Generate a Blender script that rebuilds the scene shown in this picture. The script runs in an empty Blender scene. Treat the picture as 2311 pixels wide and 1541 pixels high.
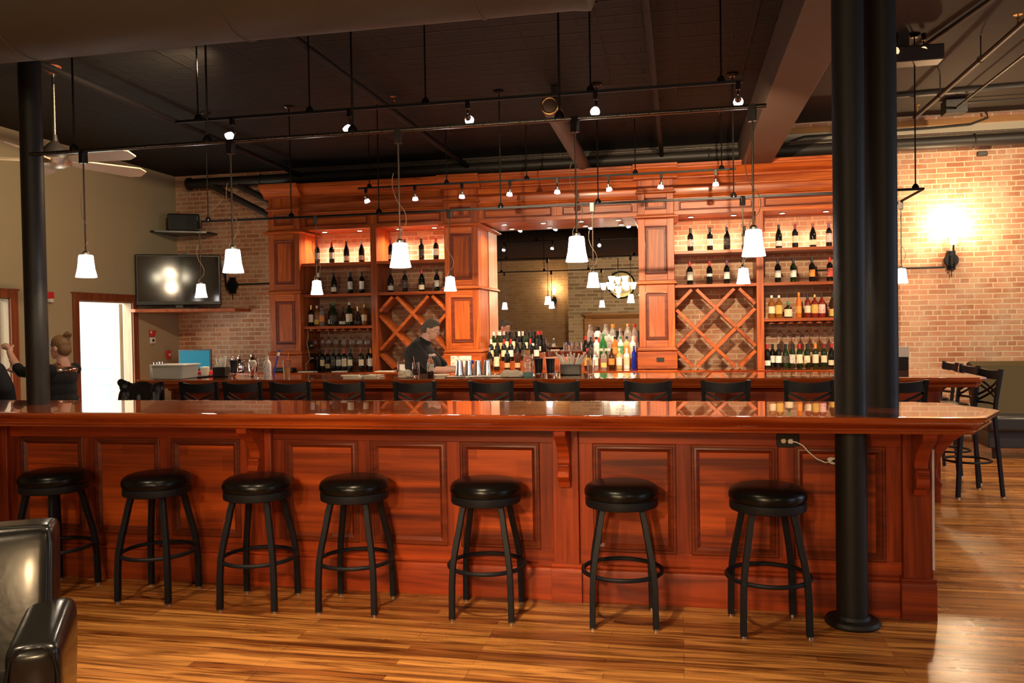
import bpy, bmesh, math, random
from mathutils import Vector, Matrix
random.seed(7)
PI = math.pi
SC = bpy.context.scene
COL = SC.collection

# ------------------------------------------------------------------ camera
camd = bpy.data.cameras.new('camera'); cam = bpy.data.objects.new('camera', camd); COL.objects.link(cam)
camd.sensor_width = 36.0; camd.lens = 1868.0/2311.0*36.0; camd.clip_start = 0.05; camd.clip_end = 100
Yc = Vector((378.5, -42.5, 1868.0)).normalized()
Xc = -Vector((-8050-1155.5, 887-770.5, 1868.0)).normalized()
Xc = (Xc - Yc*Xc.dot(Yc)).normalized()
Zc = Xc.cross(Yc)
if Zc.y > 0: Zc = -Zc
RW = Matrix((Xc, Yc, Zc))                      # camera axes (x right, y down, z forward) to world
right = RW @ Vector((1, 0, 0)); up = RW @ Vector((0, -1, 0)); back = RW @ Vector((0, 0, -1))
M = Matrix((right, up, back)).transposed().to_4x4(); M.translation = Vector((0, 0, 1.55))
cam.matrix_world = M
SC.camera = cam

# ------------------------------------------------------------------ world, exposure
SC.view_settings.view_transform = 'Standard'; SC.view_settings.look = 'None'
SC.view_settings.gamma = 1.0; SC.view_settings.use_curve_mapping = False
SC.view_settings.exposure = 0.28
w = bpy.data.worlds.new('world'); SC.world = w; w.use_nodes = True
w.node_tree.nodes['Background'].inputs[0].default_value = (0.62, 0.78, 1.0, 1); w.node_tree.nodes['Background'].inputs[1].default_value = 0.15

WARM = (1.0, 0.66, 0.34); WARMW = (1.0, 0.75, 0.47); COOL = (0.66, 0.80, 1.0)
def light(name, kind, loc, energy, color, size=0.05, rot=None, spot=None, blend=0.6, sizey=None, target=None):
    ld = bpy.data.lights.new(name, kind); o = bpy.data.objects.new(name, ld); COL.objects.link(o)
    o.location = loc; ld.energy = energy; ld.color = color
    if kind == 'AREA':
        ld.size = size
        if sizey: ld.shape = 'RECTANGLE'; ld.size_y = sizey
    else: ld.shadow_soft_size = size
    if spot: ld.spot_size = math.radians(spot); ld.spot_blend = blend
    if target is not None:
        o.rotation_euler = (Vector(target)-Vector(loc)).to_track_quat('-Z', 'Y').to_euler()
    elif rot: o.rotation_euler = rot
    return o
# daylight coming through the windows of the right-hand wall
light('daylight_window', 'AREA', (7.75, 1.2, 1.9), 45, COOL, 2.4, sizey=1.9, rot=(0, PI/2, 0))
light('daylight_window', 'AREA', (7.75, 6.2, 1.9), 50, COOL, 2.4, sizey=1.9, rot=(0, PI/2, 0))
# unseen fill spots added to brighten floor and bar front, and beyond the columns
for lx, ly, le, sp_ in ((-3.3, 2.3, 310, 78), (-1.2, 2.35, 560, 84), (1.0, 2.35, 560, 84), (3.4, 2.3, 340, 88), (4.8, 6.2, 520, 125), (3.3, 5.2, 240, 80)):
    light('lounge_fill_spot', 'SPOT', (lx, ly, 3.78), le, WARMW, .06, spot=sp_, blend=1.0, target=(lx, ly+.25, 0))
# fill lights added behind the camera, plus an added spot brightening the painted wall
light('lounge_fill_light', 'SPOT', (-1.0, -.9, 2.35), 440, WARM, .12, spot=44, blend=1.0, target=(-.95, 4.6, .75))
light('lounge_fill_light', 'POINT', (-.7, -.6, 1.15), 95, WARM, .08)
light('lounge_fill_spot', 'SPOT', (4.3, 8.0, 3.9), 520, WARMW, .08, spot=125, blend=1.0, target=(3.6, 11.4, 1.2))  # added spot brightening the right brick wall, no fixture there
light('wall_fill_spot', 'SPOT', (-3.6, 6.2, 3.75), 330, WARMW, .06, spot=95, blend=1.0, target=(-7.5, 8.2, 2.3))
# kitchen fluorescent light and the side room
light('kitchen_tube_light', 'AREA', (-9.2, 9.4, 2.9), 430, (1.0, 1.0, 0.96), 2.4, sizey=2.4, rot=(0, 0, 0))
light('side_room_light', 'AREA', (-9.5, 6.6, 2.7), 200, (1.0, 0.97, 0.9), 1.4, sizey=1.4, rot=(0, 0, 0))

# ------------------------------------------------------------------ materials
def nodes(m):
    m.use_nodes = True; return m.node_tree.nodes, m.node_tree.links
def mat(name, color, rough=0.5, metal=0.0, coat=0.0, emit=None, es=0.0, trans=0.0, ior=1.45, spec=0.5, sheen=0.0, bump=0.0, bscale=80, coat_rough=0.05):
    m = bpy.data.materials.new(name); N, L = nodes(m); b = N['Principled BSDF']
    b.inputs['Base Color'].default_value = (*color, 1); b.inputs['Roughness'].default_value = rough
    b.inputs['Metallic'].default_value = metal; b.inputs['Coat Weight'].default_value = coat
    b.inputs['Coat Roughness'].default_value = coat_rough
    b.inputs['Transmission Weight'].default_value = trans; b.inputs['IOR'].default_value = ior
    b.inputs['Specular IOR Level'].default_value = spec
    b.inputs['Sheen Weight'].default_value = sheen
    if emit: b.inputs['Emission Color'].default_value = (*emit, 1); b.inputs['Emission Strength'].default_value = es
    tc = N.new('ShaderNodeTexCoord'); nz = N.new('ShaderNodeTexNoise'); nz.inputs['Scale'].default_value = bscale
    L.new(tc.outputs['Object'], nz.inputs['Vector'])
    if bump:
        bp = N.new('ShaderNodeBump'); bp.inputs['Strength'].default_value = bump; bp.inputs['Distance'].default_value = 0.01
        L.new(nz.outputs['Fac'], bp.inputs['Height']); L.new(bp.outputs['Normal'], b.inputs['Normal'])
    elif not trans:
        mr = N.new('ShaderNodeMapRange'); mr.inputs[3].default_value = max(0.0, rough*0.85); mr.inputs[4].default_value = min(1, rough*1.15)
        L.new(nz.outputs['Fac'], mr.inputs[0]); L.new(mr.outputs[0], b.inputs['Roughness'])
    return m

def wood(name, axis, dark, light_, rough=0.34, coat=0.12, grain=14.0, streak=0.5, rnd=0.25, coat_rough=0.12, boards=0):
    m = bpy.data.materials.new(name); N, L = nodes(m); b = N['Principled BSDF']
    tc = N.new('ShaderNodeTexCoord'); mp = N.new('ShaderNodeMapping')
    s = [grain]*3; s['xyz'.index(axis)] = grain*0.06
    mp.inputs['Scale'].default_value = s
    oi = N.new('ShaderNodeObjectInfo')
    L.new(tc.outputs['Object'], mp.inputs['Vector'])
    n1 = N.new('ShaderNodeTexNoise'); n1.inputs['Scale'].default_value = 1.0; n1.inputs['Detail'].default_value = 5; n1.inputs['Distortion'].default_value = 1.6
    L.new(mp.outputs[0], n1.inputs['Vector'])
    mp2 = N.new('ShaderNodeMapping'); s2 = [grain*8]*3; s2['xyz'.index(axis)] = grain*0.25; mp2.inputs['Scale'].default_value = s2
    L.new(tc.outputs['Object'], mp2.inputs['Vector'])
    n2 = N.new('ShaderNodeTexNoise'); n2.inputs['Scale'].default_value = 1.0; n2.inputs['Detail'].default_value = 3
    L.new(mp2.outputs[0], n2.inputs['Vector'])
    mx = N.new('ShaderNodeMath'); mx.operation = 'MULTIPLY_ADD'; mx.inputs[1].default_value = streak*0.5; L.new(n2.outputs['Fac'], mx.inputs[0])
    ad = N.new('ShaderNodeMath'); ad.operation = 'MULTIPLY_ADD'; ad.inputs[1].default_value = 1.0; ad.inputs[2].default_value = -0.12*streak*2
    L.new(n1.outputs['Fac'], ad.inputs[0]); L.new(ad.outputs[0], mx.inputs[2])
    cr = N.new('ShaderNodeValToRGB'); cr.color_ramp.elements[0].position = 0.32; cr.color_ramp.elements[0].color = (*dark, 1)
    cr.color_ramp.elements[1].position = 0.72; cr.color_ramp.elements[1].color = (*light_, 1)
    L.new(mx.outputs[0], cr.inputs[0])
    hv = N.new('ShaderNodeHueSaturation'); mr = N.new('ShaderNodeMapRange'); mr.inputs[3].default_value = 1-rnd; mr.inputs[4].default_value = 1+rnd*0.6
    L.new(oi.outputs['Random'], mr.inputs[0]); L.new(mr.outputs[0], hv.inputs['Value']); L.new(cr.outputs[0], hv.inputs['Color'])
    out = hv.outputs[0]
    if boards:
        sp = N.new('ShaderNodeSeparateXYZ'); cb = N.new('ShaderNodeCombineXYZ'); L.new(tc.outputs['Object'], sp.inputs[0]); L.new(sp.outputs[0], cb.inputs[0]); L.new(sp.outputs[2], cb.inputs[1])
        bt = N.new('ShaderNodeTexBrick'); L.new(cb.outputs[0], bt.inputs['Vector']); bt.inputs['Scale'].default_value = 1; bt.inputs['Brick Width'].default_value = .46; bt.inputs['Row Height'].default_value = boards
        bt.inputs['Mortar Size'].default_value = 0; bt.inputs['Color1'].default_value = (.62, .55, .5, 1); bt.inputs['Color2'].default_value = (1.15, 1.2, 1.25, 1)
        mm = N.new('ShaderNodeMixRGB'); mm.blend_type = 'MULTIPLY'; mm.inputs[0].default_value = 1; L.new(out, mm.inputs[1]); L.new(bt.outputs['Color'], mm.inputs[2]); out = mm.outputs[0]
    L.new(out, b.inputs['Base Color'])
    b.inputs['Roughness'].default_value = rough; b.inputs['Coat Weight'].default_value = coat; b.inputs['Coat Roughness'].default_value = coat_rough; b.inputs['Specular IOR Level'].default_value = .35
    return m
MD, ML = (0.23, 0.036, 0.007), (0.55, 0.130, 0.022)
WX = wood('mahogany_grain_across', 'x', MD, ML); WZ = wood('mahogany_grain_upright', 'z', MD, ML); WY = wood('mahogany_grain_deep', 'y', MD, ML)
FX = wood('bar_front_mahogany_across', 'x', (0.15, 0.016, 0.003), (0.46, 0.064, 0.008), rough=0.42, coat=.04, grain=9, rnd=.3); FZ = wood('bar_front_mahogany_upright', 'z', (0.14, 0.016, 0.003), (0.40, 0.054, 0.007), rough=0.42, coat=.04, rnd=.35)
FPN = wood('bar_front_panel_boards', 'x', (0.12, 0.015, 0.003), (0.60, 0.094, 0.010), rough=0.45, coat=.0, grain=7, rnd=.15, boards=.098)
FM = wood('bar_front_moulding', 'x', (0.09, 0.012, 0.003), (0.20, 0.032, 0.006), rough=0.42, coat=.03)
TOP = wood('polished_bar_top', 'x', (0.20, 0.026, 0.006), (0.50, 0.100, 0.016), rough=0.10, coat=1.0, coat_rough=0.012, grain=9, rnd=0.0)
TRIMW = wood('door_trim_wood', 'z', (0.15, 0.035, 0.012), (0.30, 0.085, 0.028), rough=0.4, coat=0.1)
PINE = wood('pale_door_wood', 'z', (0.20, 0.13, 0.07), (0.34, 0.24, 0.14), rough=0.5, coat=0.0)
MANT = wood('mantel_wood', 'x', (0.42, 0.19, 0.06), (0.72, 0.38, 0.13), rough=0.4, coat=0.1)

def brick(name, ax, c1, c2, mort, bw=0.215, rh=0.0665, ms=0.0075, mottle=0.5, pale=(0.62, 0.50, 0.36)):
    m = bpy.data.materials.new(name); N, L = nodes(m); b = N['Principled BSDF']
    tc = N.new('ShaderNodeTexCoord'); sp = N.new('ShaderNodeSeparateXYZ'); cb = N.new('ShaderNodeCombineXYZ')
    nd = N.new('ShaderNodeTexNoise'); nd.inputs['Scale'].default_value = 7.0; nd.inputs['Detail'].default_value = 3
    L.new(tc.outputs['Object'], nd.inputs['Vector'])
    vs = N.new('ShaderNodeVectorMath'); vs.operation = 'MULTIPLY_ADD'; vs.inputs[1].default_value = (0.020, 0.020, 0.014); 
    L.new(nd.outputs['Color'], vs.inputs[0]); L.new(tc.outputs['Object'], vs.inputs[2])
    L.new(vs.outputs[0], sp.inputs[0]); L.new(sp.outputs[ax], cb.inputs[0]); L.new(sp.outputs[2], cb.inputs[1])
    bt = N.new('ShaderNodeTexBrick'); L.new(cb.outputs[0], bt.inputs['Vector'])
    bt.inputs['Scale'].default_value = 1.0; bt.inputs['Brick Width'].default_value = bw; bt.inputs['Row Height'].default_value = rh
    bt.inputs['Mortar Size'].default_value = ms; bt.inputs['Mortar Smooth'].default_value = 0.25
    bt.inputs['Color1'].default_value = (*c1, 1); bt.inputs['Color2'].default_value = (*c2, 1); bt.inputs['Mortar'].default_value = (*mort, 1)
    bt.offset = 0.5; bt.squash = 0.5; bt.squash_frequency = 6
    n = N.new('ShaderNodeTexNoise'); n.inputs['Scale'].default_value = 2.2; n.inputs['Detail'].default_value = 8; n.inputs['Roughness'].default_value = 0.7
    L.new(tc.outputs['Object'], n.inputs['Vector'])
    cr = N.new('ShaderNodeValToRGB'); cr.color_ramp.elements[0].position = 0.42; cr.color_ramp.elements[1].position = 0.74
    cr.color_ramp.elements[0].color = (0, 0, 0, 1); cr.color_ramp.elements[1].color = (mottle,)*3+(1,)
    L.new(n.outputs['Fac'], cr.inputs[0])
    mx = N.new('ShaderNodeMixRGB'); L.new(cr.outputs[0], mx.inputs[0]); L.new(bt.outputs['Color'], mx.inputs[1]); mx.inputs[2].default_value = (*pale, 1)
    L.new(mx.outputs[0], b.inputs['Base Color']); b.inputs['Roughness'].default_value = 0.85
    iv = N.new('ShaderNodeMath'); iv.operation = 'SUBTRACT'; iv.inputs[0].default_value = 1.0; L.new(bt.outputs['Fac'], iv.inputs[1])
    bp = N.new('ShaderNodeBump'); bp.inputs['Strength'].default_value = 0.6; bp.inputs['Distance'].default_value = 0.006
    L.new(iv.outputs[0], bp.inputs['Height']); L.new(bp.outputs['Normal'], b.inputs['Normal'])
    return m
BRICK = brick('red_brick', 0, (0.36, 0.135, 0.068), (0.55, 0.265, 0.150), (0.62, 0.47, 0.32), ms=.0085, mottle=.7)
BRICKD = brick('brown_brick_across_room', 0, (0.36, 0.20, 0.095), (0.46, 0.28, 0.14), (0.50, 0.37, 0.22), bw=0.3, rh=0.1, mottle=0.3)
BRICKY = brick('yellow_brick_chimney', 0, (0.38, 0.25, 0.13), (0.74, 0.56, 0.33), (0.76, 0.64, 0.44), bw=0.42, rh=0.125, ms=0.02, mottle=0.3)
BRICKS = brick('side_brick', 1, (0.33, 0.11, 0.055), (0.46, 0.19, 0.10), (0.58, 0.45, 0.31))

def floor_mat():
    m = bpy.data.materials.new('oak_strip_floor'); N, L = nodes(m); b = N['Principled BSDF']
    tc = N.new('ShaderNodeTexCoord')
    bt = N.new('ShaderNodeTexBrick'); L.new(tc.outputs['Object'], bt.inputs['Vector'])
    bt.inputs['Scale'].default_value = 1.0; bt.inputs['Brick Width'].default_value = 0.95; bt.inputs['Row Height'].default_value = 0.057
    bt.inputs['Mortar Size'].default_value = 0.0009; bt.inputs['Mortar Smooth'].default_value = 0.1; bt.offset = 0.37; bt.offset_frequency = 3
    bt.inputs['Color1'].default_value = (0.27, 0.085, 0.018, 1); bt.inputs['Color2'].default_value = (0.62, 0.27, 0.065, 1); bt.inputs['Mortar'].default_value = (0.05, 0.015, 0.005, 1)
    mp = N.new('ShaderNodeMapping'); mp.inputs['Scale'].default_value = (1.6, 26, 1); L.new(tc.outputs['Object'], mp.inputs['Vector'])
    n = N.new('ShaderNodeTexNoise'); n.inputs['Scale'].default_value = 1.0; n.inputs['Detail'].default_value = 6; n.inputs['Distortion'].default_value = 1.2
    L.new(mp.outputs[0], n.inputs['Vector'])
    cr = N.new('ShaderNodeValToRGB'); cr.color_ramp.elements[0].position = 0.36; cr.color_ramp.elements[0].color = (0.20, 0.13, 0.09, 1)
    cr.color_ramp.elements[1].position = 0.6; cr.color_ramp.elements[1].color = (1.0, 1.0, 1.0, 1); L.new(n.outputs['Fac'], cr.inputs[0])
    mx = N.new('ShaderNodeMixRGB'); mx.blend_type = 'MULTIPLY'; mx.inputs[0].default_value = 0.92
    L.new(bt.outputs['Color'], mx.inputs[1]); L.new(cr.outputs[0], mx.inputs[2]); L.new(mx.outputs[0], b.inputs['Base Color'])
    n3 = N.new('ShaderNodeTexNoise'); n3.inputs['Scale'].default_value = 3.0; n3.inputs['Detail'].default_value = 5; L.new(tc.outputs['Object'], n3.inputs['Vector'])
    mr = N.new('ShaderNodeMapRange'); mr.inputs[3].default_value = 0.20; mr.inputs[4].default_value = 0.36; L.new(n3.outputs['Fac'], mr.inputs[0]); L.new(mr.outputs[0], b.inputs['Roughness'])
    bp = N.new('ShaderNodeBump'); bp.inputs['Strength'].default_value = 0.35; bp.inputs['Distance'].default_value = 0.003
    mp3 = N.new('ShaderNodeMapping'); mp3.inputs['Scale'].default_value = (4, 17, 1); L.new(tc.outputs['Object'], mp3.inputs['Vector'])
    n4 = N.new('ShaderNodeTexNoise'); n4.inputs['Scale'].default_value = 1.0; n4.inputs['Detail'].default_value = 2; L.new(mp3.outputs[0], n4.inputs['Vector'])
    L.new(n4.outputs['Fac'], bp.inputs['Height']); L.new(bp.outputs['Normal'], b.inputs['Normal'])
    return m
FLOOR = floor_mat()

def ceil_mat(name, col, cell=0.61):
    m = bpy.data.materials.new(name); N, L = nodes(m); b = N['Principled BSDF']
    tc = N.new('ShaderNodeTexCoord')
    bt = N.new('ShaderNodeTexBrick'); L.new(tc.outputs['Object'], bt.inputs['Vector'])
    bt.inputs['Scale'].default_value = 1.0; bt.inputs['Brick Width'].default_value = cell; bt.inputs['Row Height'].default_value = cell/2; bt.offset = 0.0
    bt.inputs['Mortar Size'].default_value = 0.02; bt.inputs['Mortar Smooth'].default_value = 1.0
    bt2 = N.new('ShaderNodeTexBrick'); L.new(tc.outputs['Object'], bt2.inputs['Vector'])
    bt2.inputs['Scale'].default_value = 1.0; bt2.inputs['Brick Width'].default_value = cell/2; bt2.inputs['Row Height'].default_value = cell/4; bt2.offset = 0.5
    bt2.inputs['Mortar Size'].default_value = 0.012; bt2.inputs['Mortar Smooth'].default_value = 1.0
    ad = N.new('ShaderNodeMath'); ad.operation = 'ADD'; L.new(bt.outputs['Fac'], ad.inputs[0]); L.new(bt2.outputs['Fac'], ad.inputs[1])
    bp = N.new('ShaderNodeBump'); bp.inputs['Strength'].default_value = 0.28; bp.inputs['Distance'].default_value = 0.02
    L.new(ad.outputs[0], bp.inputs['Height']); L.new(bp.outputs['Normal'], b.inputs['Normal'])
    b.inputs['Base Color'].default_value = (*col, 1); b.inputs['Roughness'].default_value = 0.7; b.inputs['Specular IOR Level'].default_value = 0.2
    return m
TIN = ceil_mat('dark_pressed_tin', (0.014, 0.011, 0.009))
PLAINC = mat('brown_painted_ceiling', (0.042, 0.033, 0.026), 0.8, bump=0.2, bscale=6)
OLIVE = mat('olive_beige_paint', (0.36, 0.30, 0.18), 0.8, bump=0.08, bscale=30)
BLACK = mat('black_powder_coat', (0.006, 0.007, 0.010), 0.48, spec=.3, bump=0.15, bscale=350)
COLM = mat('black_column_paint', (0.009, 0.008, 0.007), 0.50, spec=.35, bump=0.12, bscale=120)
DARKP = mat('dark_wall_strip', (0.050, 0.038, 0.029), 0.65)
PIPEM = mat('dark_painted_pipe', (0.024, 0.019, 0.016), 0.5)
PIPED = mat('black_painted_pipe', (0.010, 0.008, 0.008), 0.6, spec=.2)
DUCTM = mat('brown_painted_duct', (0.050, 0.039, 0.025), 0.55)
BEAMM = mat('brown_painted_beam', (0.085, 0.055, 0.038), 0.6)
TRACKM = mat('black_track_metal', (0.03, 0.026, 0.024), 0.25, metal=0.8)
NICK = mat('brushed_nickel', (0.45, 0.40, 0.34), 0.28, metal=1.0)
CHROME = mat('polished_steel', (0.78, 0.76, 0.74), 0.09, metal=1.0)
VINYL = mat('black_vinyl', (0.004, 0.0037, 0.0033), 0.27, spec=.28, bump=0.06, bscale=160)
LEATH = mat('black_glossy_leather', (0.008, 0.007, 0.006), 0.24, spec=.3, coat=0.28, bump=0.045, bscale=38, coat_rough=0.12)
LEATHO = mat('olive_leather', (0.058, 0.040, 0.015), 0.6, spec=.2, bump=0.15, bscale=60)
LEATHD = mat('dark_navy_leather', (0.020, 0.020, 0.024), 0.35, bump=0.15, bscale=60)
SHADE = mat('opal_glass_lit', (0.95, 0.93, 0.92), 0.3, emit=(1.0, 0.93, 0.86), es=9.0)
SHADEW = mat('opal_glass_lit_amber', (0.95, 0.9, 0.8), 0.3, emit=(1.0, 0.80, 0.48), es=16.0)
SHADEC = mat('opal_glass_chandelier', (0.95, 0.9, 0.8), 0.3, emit=(1.0, 0.86, 0.60), es=22.0)
SHADEOFF = mat('opal_glass_unlit', (0.75, 0.72, 0.66), 0.3)
BULB = mat('halogen_face', (1, 1, 1), 0.3, emit=(1.0, 0.90, 0.93), es=40.0)
DIM = mat('dim_amber_lamp', (.8, .6, .35), .2, emit=(1.0, .7, .4), es=0.9)
REFL = mat('glowing_reflector_glass', (.9, .88, .92), .2, emit=(1.0, .86, .95), es=5.0)
PUCK = mat('downlight_face', (1, 1, 1), 0.3, emit=(1.0, 0.86, 0.62), es=25.0)
WHITE = mat('white_plastic', (0.75, 0.74, 0.70), 0.4)
IVORY = mat('ivory_plastic', (0.70, 0.60, 0.42), 0.4)
CLOTH = mat('white_bar_cloth', (0.78, 0.70, 0.56), 0.9, bump=0.4, bscale=220)
PAPER = mat('white_paper', (0.80, 0.74, 0.62), 0.9)
BLKP = mat('black_plastic', (0.012, 0.012, 0.013), 0.3)
RED = mat('red_plastic', (0.55, 0.03, 0.03), 0.4)
GOLD = mat('brass', (0.70, 0.45, 0.16), 0.25, metal=1.0)
SKIN = mat('skin', (0.62, 0.34, 0.25), 0.55, bump=0.1, bscale=60)
HAIRB = mat('greying_brown_hair', (0.085, 0.065, 0.05), 0.55, bump=0.6, bscale=180)
HAIRG = mat('blonde_brown_hair', (0.22, 0.115, 0.05), 0.5, bump=0.25, bscale=60)
SHIRT = mat('black_shirt_cloth', (0.010, 0.009, 0.009), 0.85, bump=0.3, bscale=60)
TROUS = mat('dark_trouser_cloth', (0.03, 0.03, 0.035), 0.9)
GREYC = mat('charcoal_cloth', (0.030, 0.031, 0.035), 0.9, bump=0.3, bscale=60)
BLUEG = mat('blue_grey_cloth', (0.22, 0.30, 0.33), 0.9)
EYE = mat('eye_white', (0.7, 0.68, 0.64), 0.2)
MIRROR = mat('mirror_silver', (0.90, 0.90, 0.88), 0.0, metal=1.0)
for _n in MIRROR.node_tree.nodes:
    if _n.type == 'MAP_RANGE': _n.inputs[3].default_value = 0; _n.inputs[4].default_value = 0.0
TVS = mat('tv_screen_glass', (0.010, 0.009, 0.008), 0.07, spec=0.9)
CYAN = mat('teal_monitor_screen', (0.01, 0.05, 0.07), 0.3, emit=(0.010, 0.16, 0.22), es=0.75)
GLASS = mat('clear_glass', (0.97, 0.98, 0.98), 0.02, trans=1.0, ior=1.45)
FROST = mat('frosted_glass', (0.80, 0.72, 0.66), 0.45, trans=0.35)
KW = mat('kitchen_white_wall', (0.85, 0.88, 0.87), 0.6)
KC = mat('kitchen_cabinet_pale', (0.55, 0.66, 0.64), 0.4)
PLAST = mat('grey_plaster', (0.42, 0.37, 0.28), 0.85, bump=0.4, bscale=12)
TIMB = mat('old_timber', (0.32, 0.15, 0.045), 0.7, bump=0.5, bscale=20)
def sequin():
    m = bpy.data.materials.new('bronze_sequins'); N, L = nodes(m); b = N['Principled BSDF']
    tc = N.new('ShaderNodeTexCoord'); v = N.new('ShaderNodeTexVoronoi'); v.inputs['Scale'].default_value = 90
    L.new(tc.outputs['Object'], v.inputs['Vector']); b.inputs['Metallic'].default_value = 0.9; b.inputs['Roughness'].default_value = 0.2
    cr = N.new('ShaderNodeValToRGB'); cr.color_ramp.elements[0].color = (0.12, 0.03, 0.02, 1); cr.color_ramp.elements[1].color = (0.95, 0.62, 0.42, 1)
    sp = N.new('ShaderNodeSeparateXYZ'); L.new(v.outputs['Color'], sp.inputs[0]); L.new(sp.outputs[0], cr.inputs[0]); L.new(cr.outputs[0], b.inputs['Base Color'])
    bp = N.new('ShaderNodeBump'); bp.inputs['Strength'].default_value = 1.0; bp.inputs['Distance'].default_value = 0.02
    L.new(sp.outputs[1], bp.inputs['Height']); L.new(bp.outputs['Normal'], b.inputs['Normal']); return m
SEQ = sequin()

# ------------------------------------------------------------------ mesh helpers
class MB:
    def __init__(s): s.v = []; s.f = []
    def add(s, vs, fs):
        k = len(s.v); s.v += [tuple(p) for p in vs]; s.f += [tuple(i+k for i in q) for q in fs]; return s
    def box(s, x0, x1, y0, y1, z0, z1):
        x0, x1 = sorted((x0, x1)); y0, y1 = sorted((y0, y1)); z0, z1 = sorted((z0, z1))
        return s.add([(x, y, z) for z in (z0, z1) for y in (y0, y1) for x in (x0, x1)],
                     [(0, 2, 3, 1), (4, 5, 7, 6), (0, 1, 5, 4), (2, 6, 7, 3), (0, 4, 6, 2), (1, 3, 7, 5)])
    def xbox(s, c, size, m):
        k = len(s.v); hx, hy, hz = [q/2 for q in size]; s.box(-hx, hx, -hy, hy, -hz, hz)
        for i in range(k, len(s.v)): s.v[i] = tuple(m @ Vector(s.v[i]) + Vector(c))
        return s
    def prism(s, poly, lo, hi, axis='z'):
        n = len(poly)
        mp = {'z': lambda a, b, t: (a, b, t), 'x': lambda a, b, t: (t, a, b), 'y': lambda a, b, t: (a, t, b)}[axis]
        vs = [mp(a, b, lo) for a, b in poly]+[mp(a, b, hi) for a, b in poly]
        return s.add(vs, [tuple(range(n))[::-1], tuple(range(n, 2*n))]+[(i, (i+1) % n, n+(i+1) % n, n+i) for i in range(n)])
    def tube(s, path, r, n=10, closed=False, sq=None):
        P = [Vector(p) for p in path]; m = len(P)
        rr = r if isinstance(r, (list, tuple)) else [r]*m
        rings = []; u = None
        for i, p in enumerate(P):
            if closed: t = (P[(i+1) % m]-P[i-1]).normalized()
            else: t = (P[min(i+1, m-1)]-P[max(i-1, 0)]).normalized()
            if u is None:
                a = Vector((0, 0, 1)) if abs(t.z) < 0.9 else Vector((1, 0, 0)); u = (a-t*a.dot(t)).normalized()
            else: u = (u-t*u.dot(t)).normalized()
            w_ = t.cross(u)
            if sq: rings.append([p+u*a*sq[0]/2+w_*b*sq[1]/2 for a, b in ((1, 1), (-1, 1), (-1, -1), (1, -1))])
            else: rings.append([p+u*math.cos(2*PI*j/n)*rr[i]+w_*math.sin(2*PI*j/n)*rr[i] for j in range(n)])
        q = 4 if sq else n
        vs = [x for rg in rings for x in rg]; fs = []
        for i in range(m if closed else m-1):
            a = i*q; b = ((i+1) % m)*q
            fs += [(a+j, a+(j+1) % q, b+(j+1) % q, b+j) for j in range(q)]
        if not closed: fs += [tuple(range(q))[::-1], tuple(range((m-1)*q, m*q))]
        return s.add(vs, fs)
    def lathe(s, prof, n=20, c=(0, 0, 0), arc=None, a0=0.0):
        m = len(prof); full = arc is None; k = n if full else n+1
        vs = []
        for r, z in prof:
            for j in range(k):
                a = a0+(2*PI if full else arc)*j/n
                vs.append((c[0]+r*math.cos(a), c[1]+r*math.sin(a), c[2]+z))
        fs = []
        for i in range(m-1):
            for j in range(n):
                j2 = (j+1) % k; fs.append((i*k+j, i*k+j2, (i+1)*k+j2, (i+1)*k+j))
        if full:
            if prof[0][0] > 1e-6: fs.append(tuple(range(k))[::-1])
            if prof[-1][0] > 1e-6 and not getattr(s, 'open', False): fs.append(tuple(range((m-1)*k, m*k)))
        return s.add(vs, fs)
    def torus(s, R, r, c=(0, 0, 0), n=40, k=8, m=None):
        pts = [Vector((R*math.cos(2*PI*i/n), R*math.sin(2*PI*i/n), 0)) for i in range(n)]
        if m is not None: pts = [m @ p for p in pts]
        return s.tube([p+Vector(c) for p in pts], r, k, closed=True)
    def sphere(s, c, r, n=14, k=9):
        r = r if isinstance(r, (tuple, list)) else (r, r, r)
        vs = [(c[0], c[1], c[2]-r[2])]; 
        for i in range(1, k):
            ph = -PI/2+PI*i/k
            for j in range(n):
                a = 2*PI*j/n; vs.append((c[0]+r[0]*math.cos(ph)*math.cos(a), c[1]+r[1]*math.cos(ph)*math.sin(a), c[2]+r[2]*math.sin(ph)))
        vs.append((c[0], c[1], c[2]+r[2])); fs = []
        fs += [(0, 1+(j+1) % n, 1+j) for j in range(n)]
        for i in range(k-2):
            for j in range(n): a = 1+i*n; fs.append((a+j, a+(j+1) % n, a+n+(j+1) % n, a+n+j))
        e = len(vs)-1; fs += [(e, e-n+j, e-n+(j+1) % n) for j in range(n)]
        return s.add(vs, fs)
    def mesh(s, name, m=None, smooth=35):
        me = bpy.data.meshes.new(name); me.from_pydata(s.v, [], s.f)
        bm = bmesh.new(); bm.from_mesh(me); bmesh.ops.remove_doubles(bm, verts=bm.verts, dist=1e-6); bmesh.ops.recalc_face_normals(bm, faces=bm.faces); bm.to_mesh(me); bm.free()
        if smooth:
            for p in me.polygons: p.use_smooth = True
            me.set_sharp_from_angle(angle=math.radians(smooth))
        if m: me.materials.append(m)
        return me
    def build(s, name, m, parent=None, loc=(0, 0, 0), bevel=0, smooth=35, label=None, rot=None):
        o = bpy.data.objects.new(name, s.mesh(name, m, smooth)); COL.objects.link(o)
        o.location = loc
        if rot: o.rotation_euler = rot
        if parent is not None: o.parent = parent
        if bevel:
            b = o.modifiers.new('bevel', 'BEVEL'); b.width = bevel; b.segments = 2; b.limit_method = 'ANGLE'; b.angle_limit = math.radians(40)
            b.harden_normals = False
        if label: o['label'] = label
        return o
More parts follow.
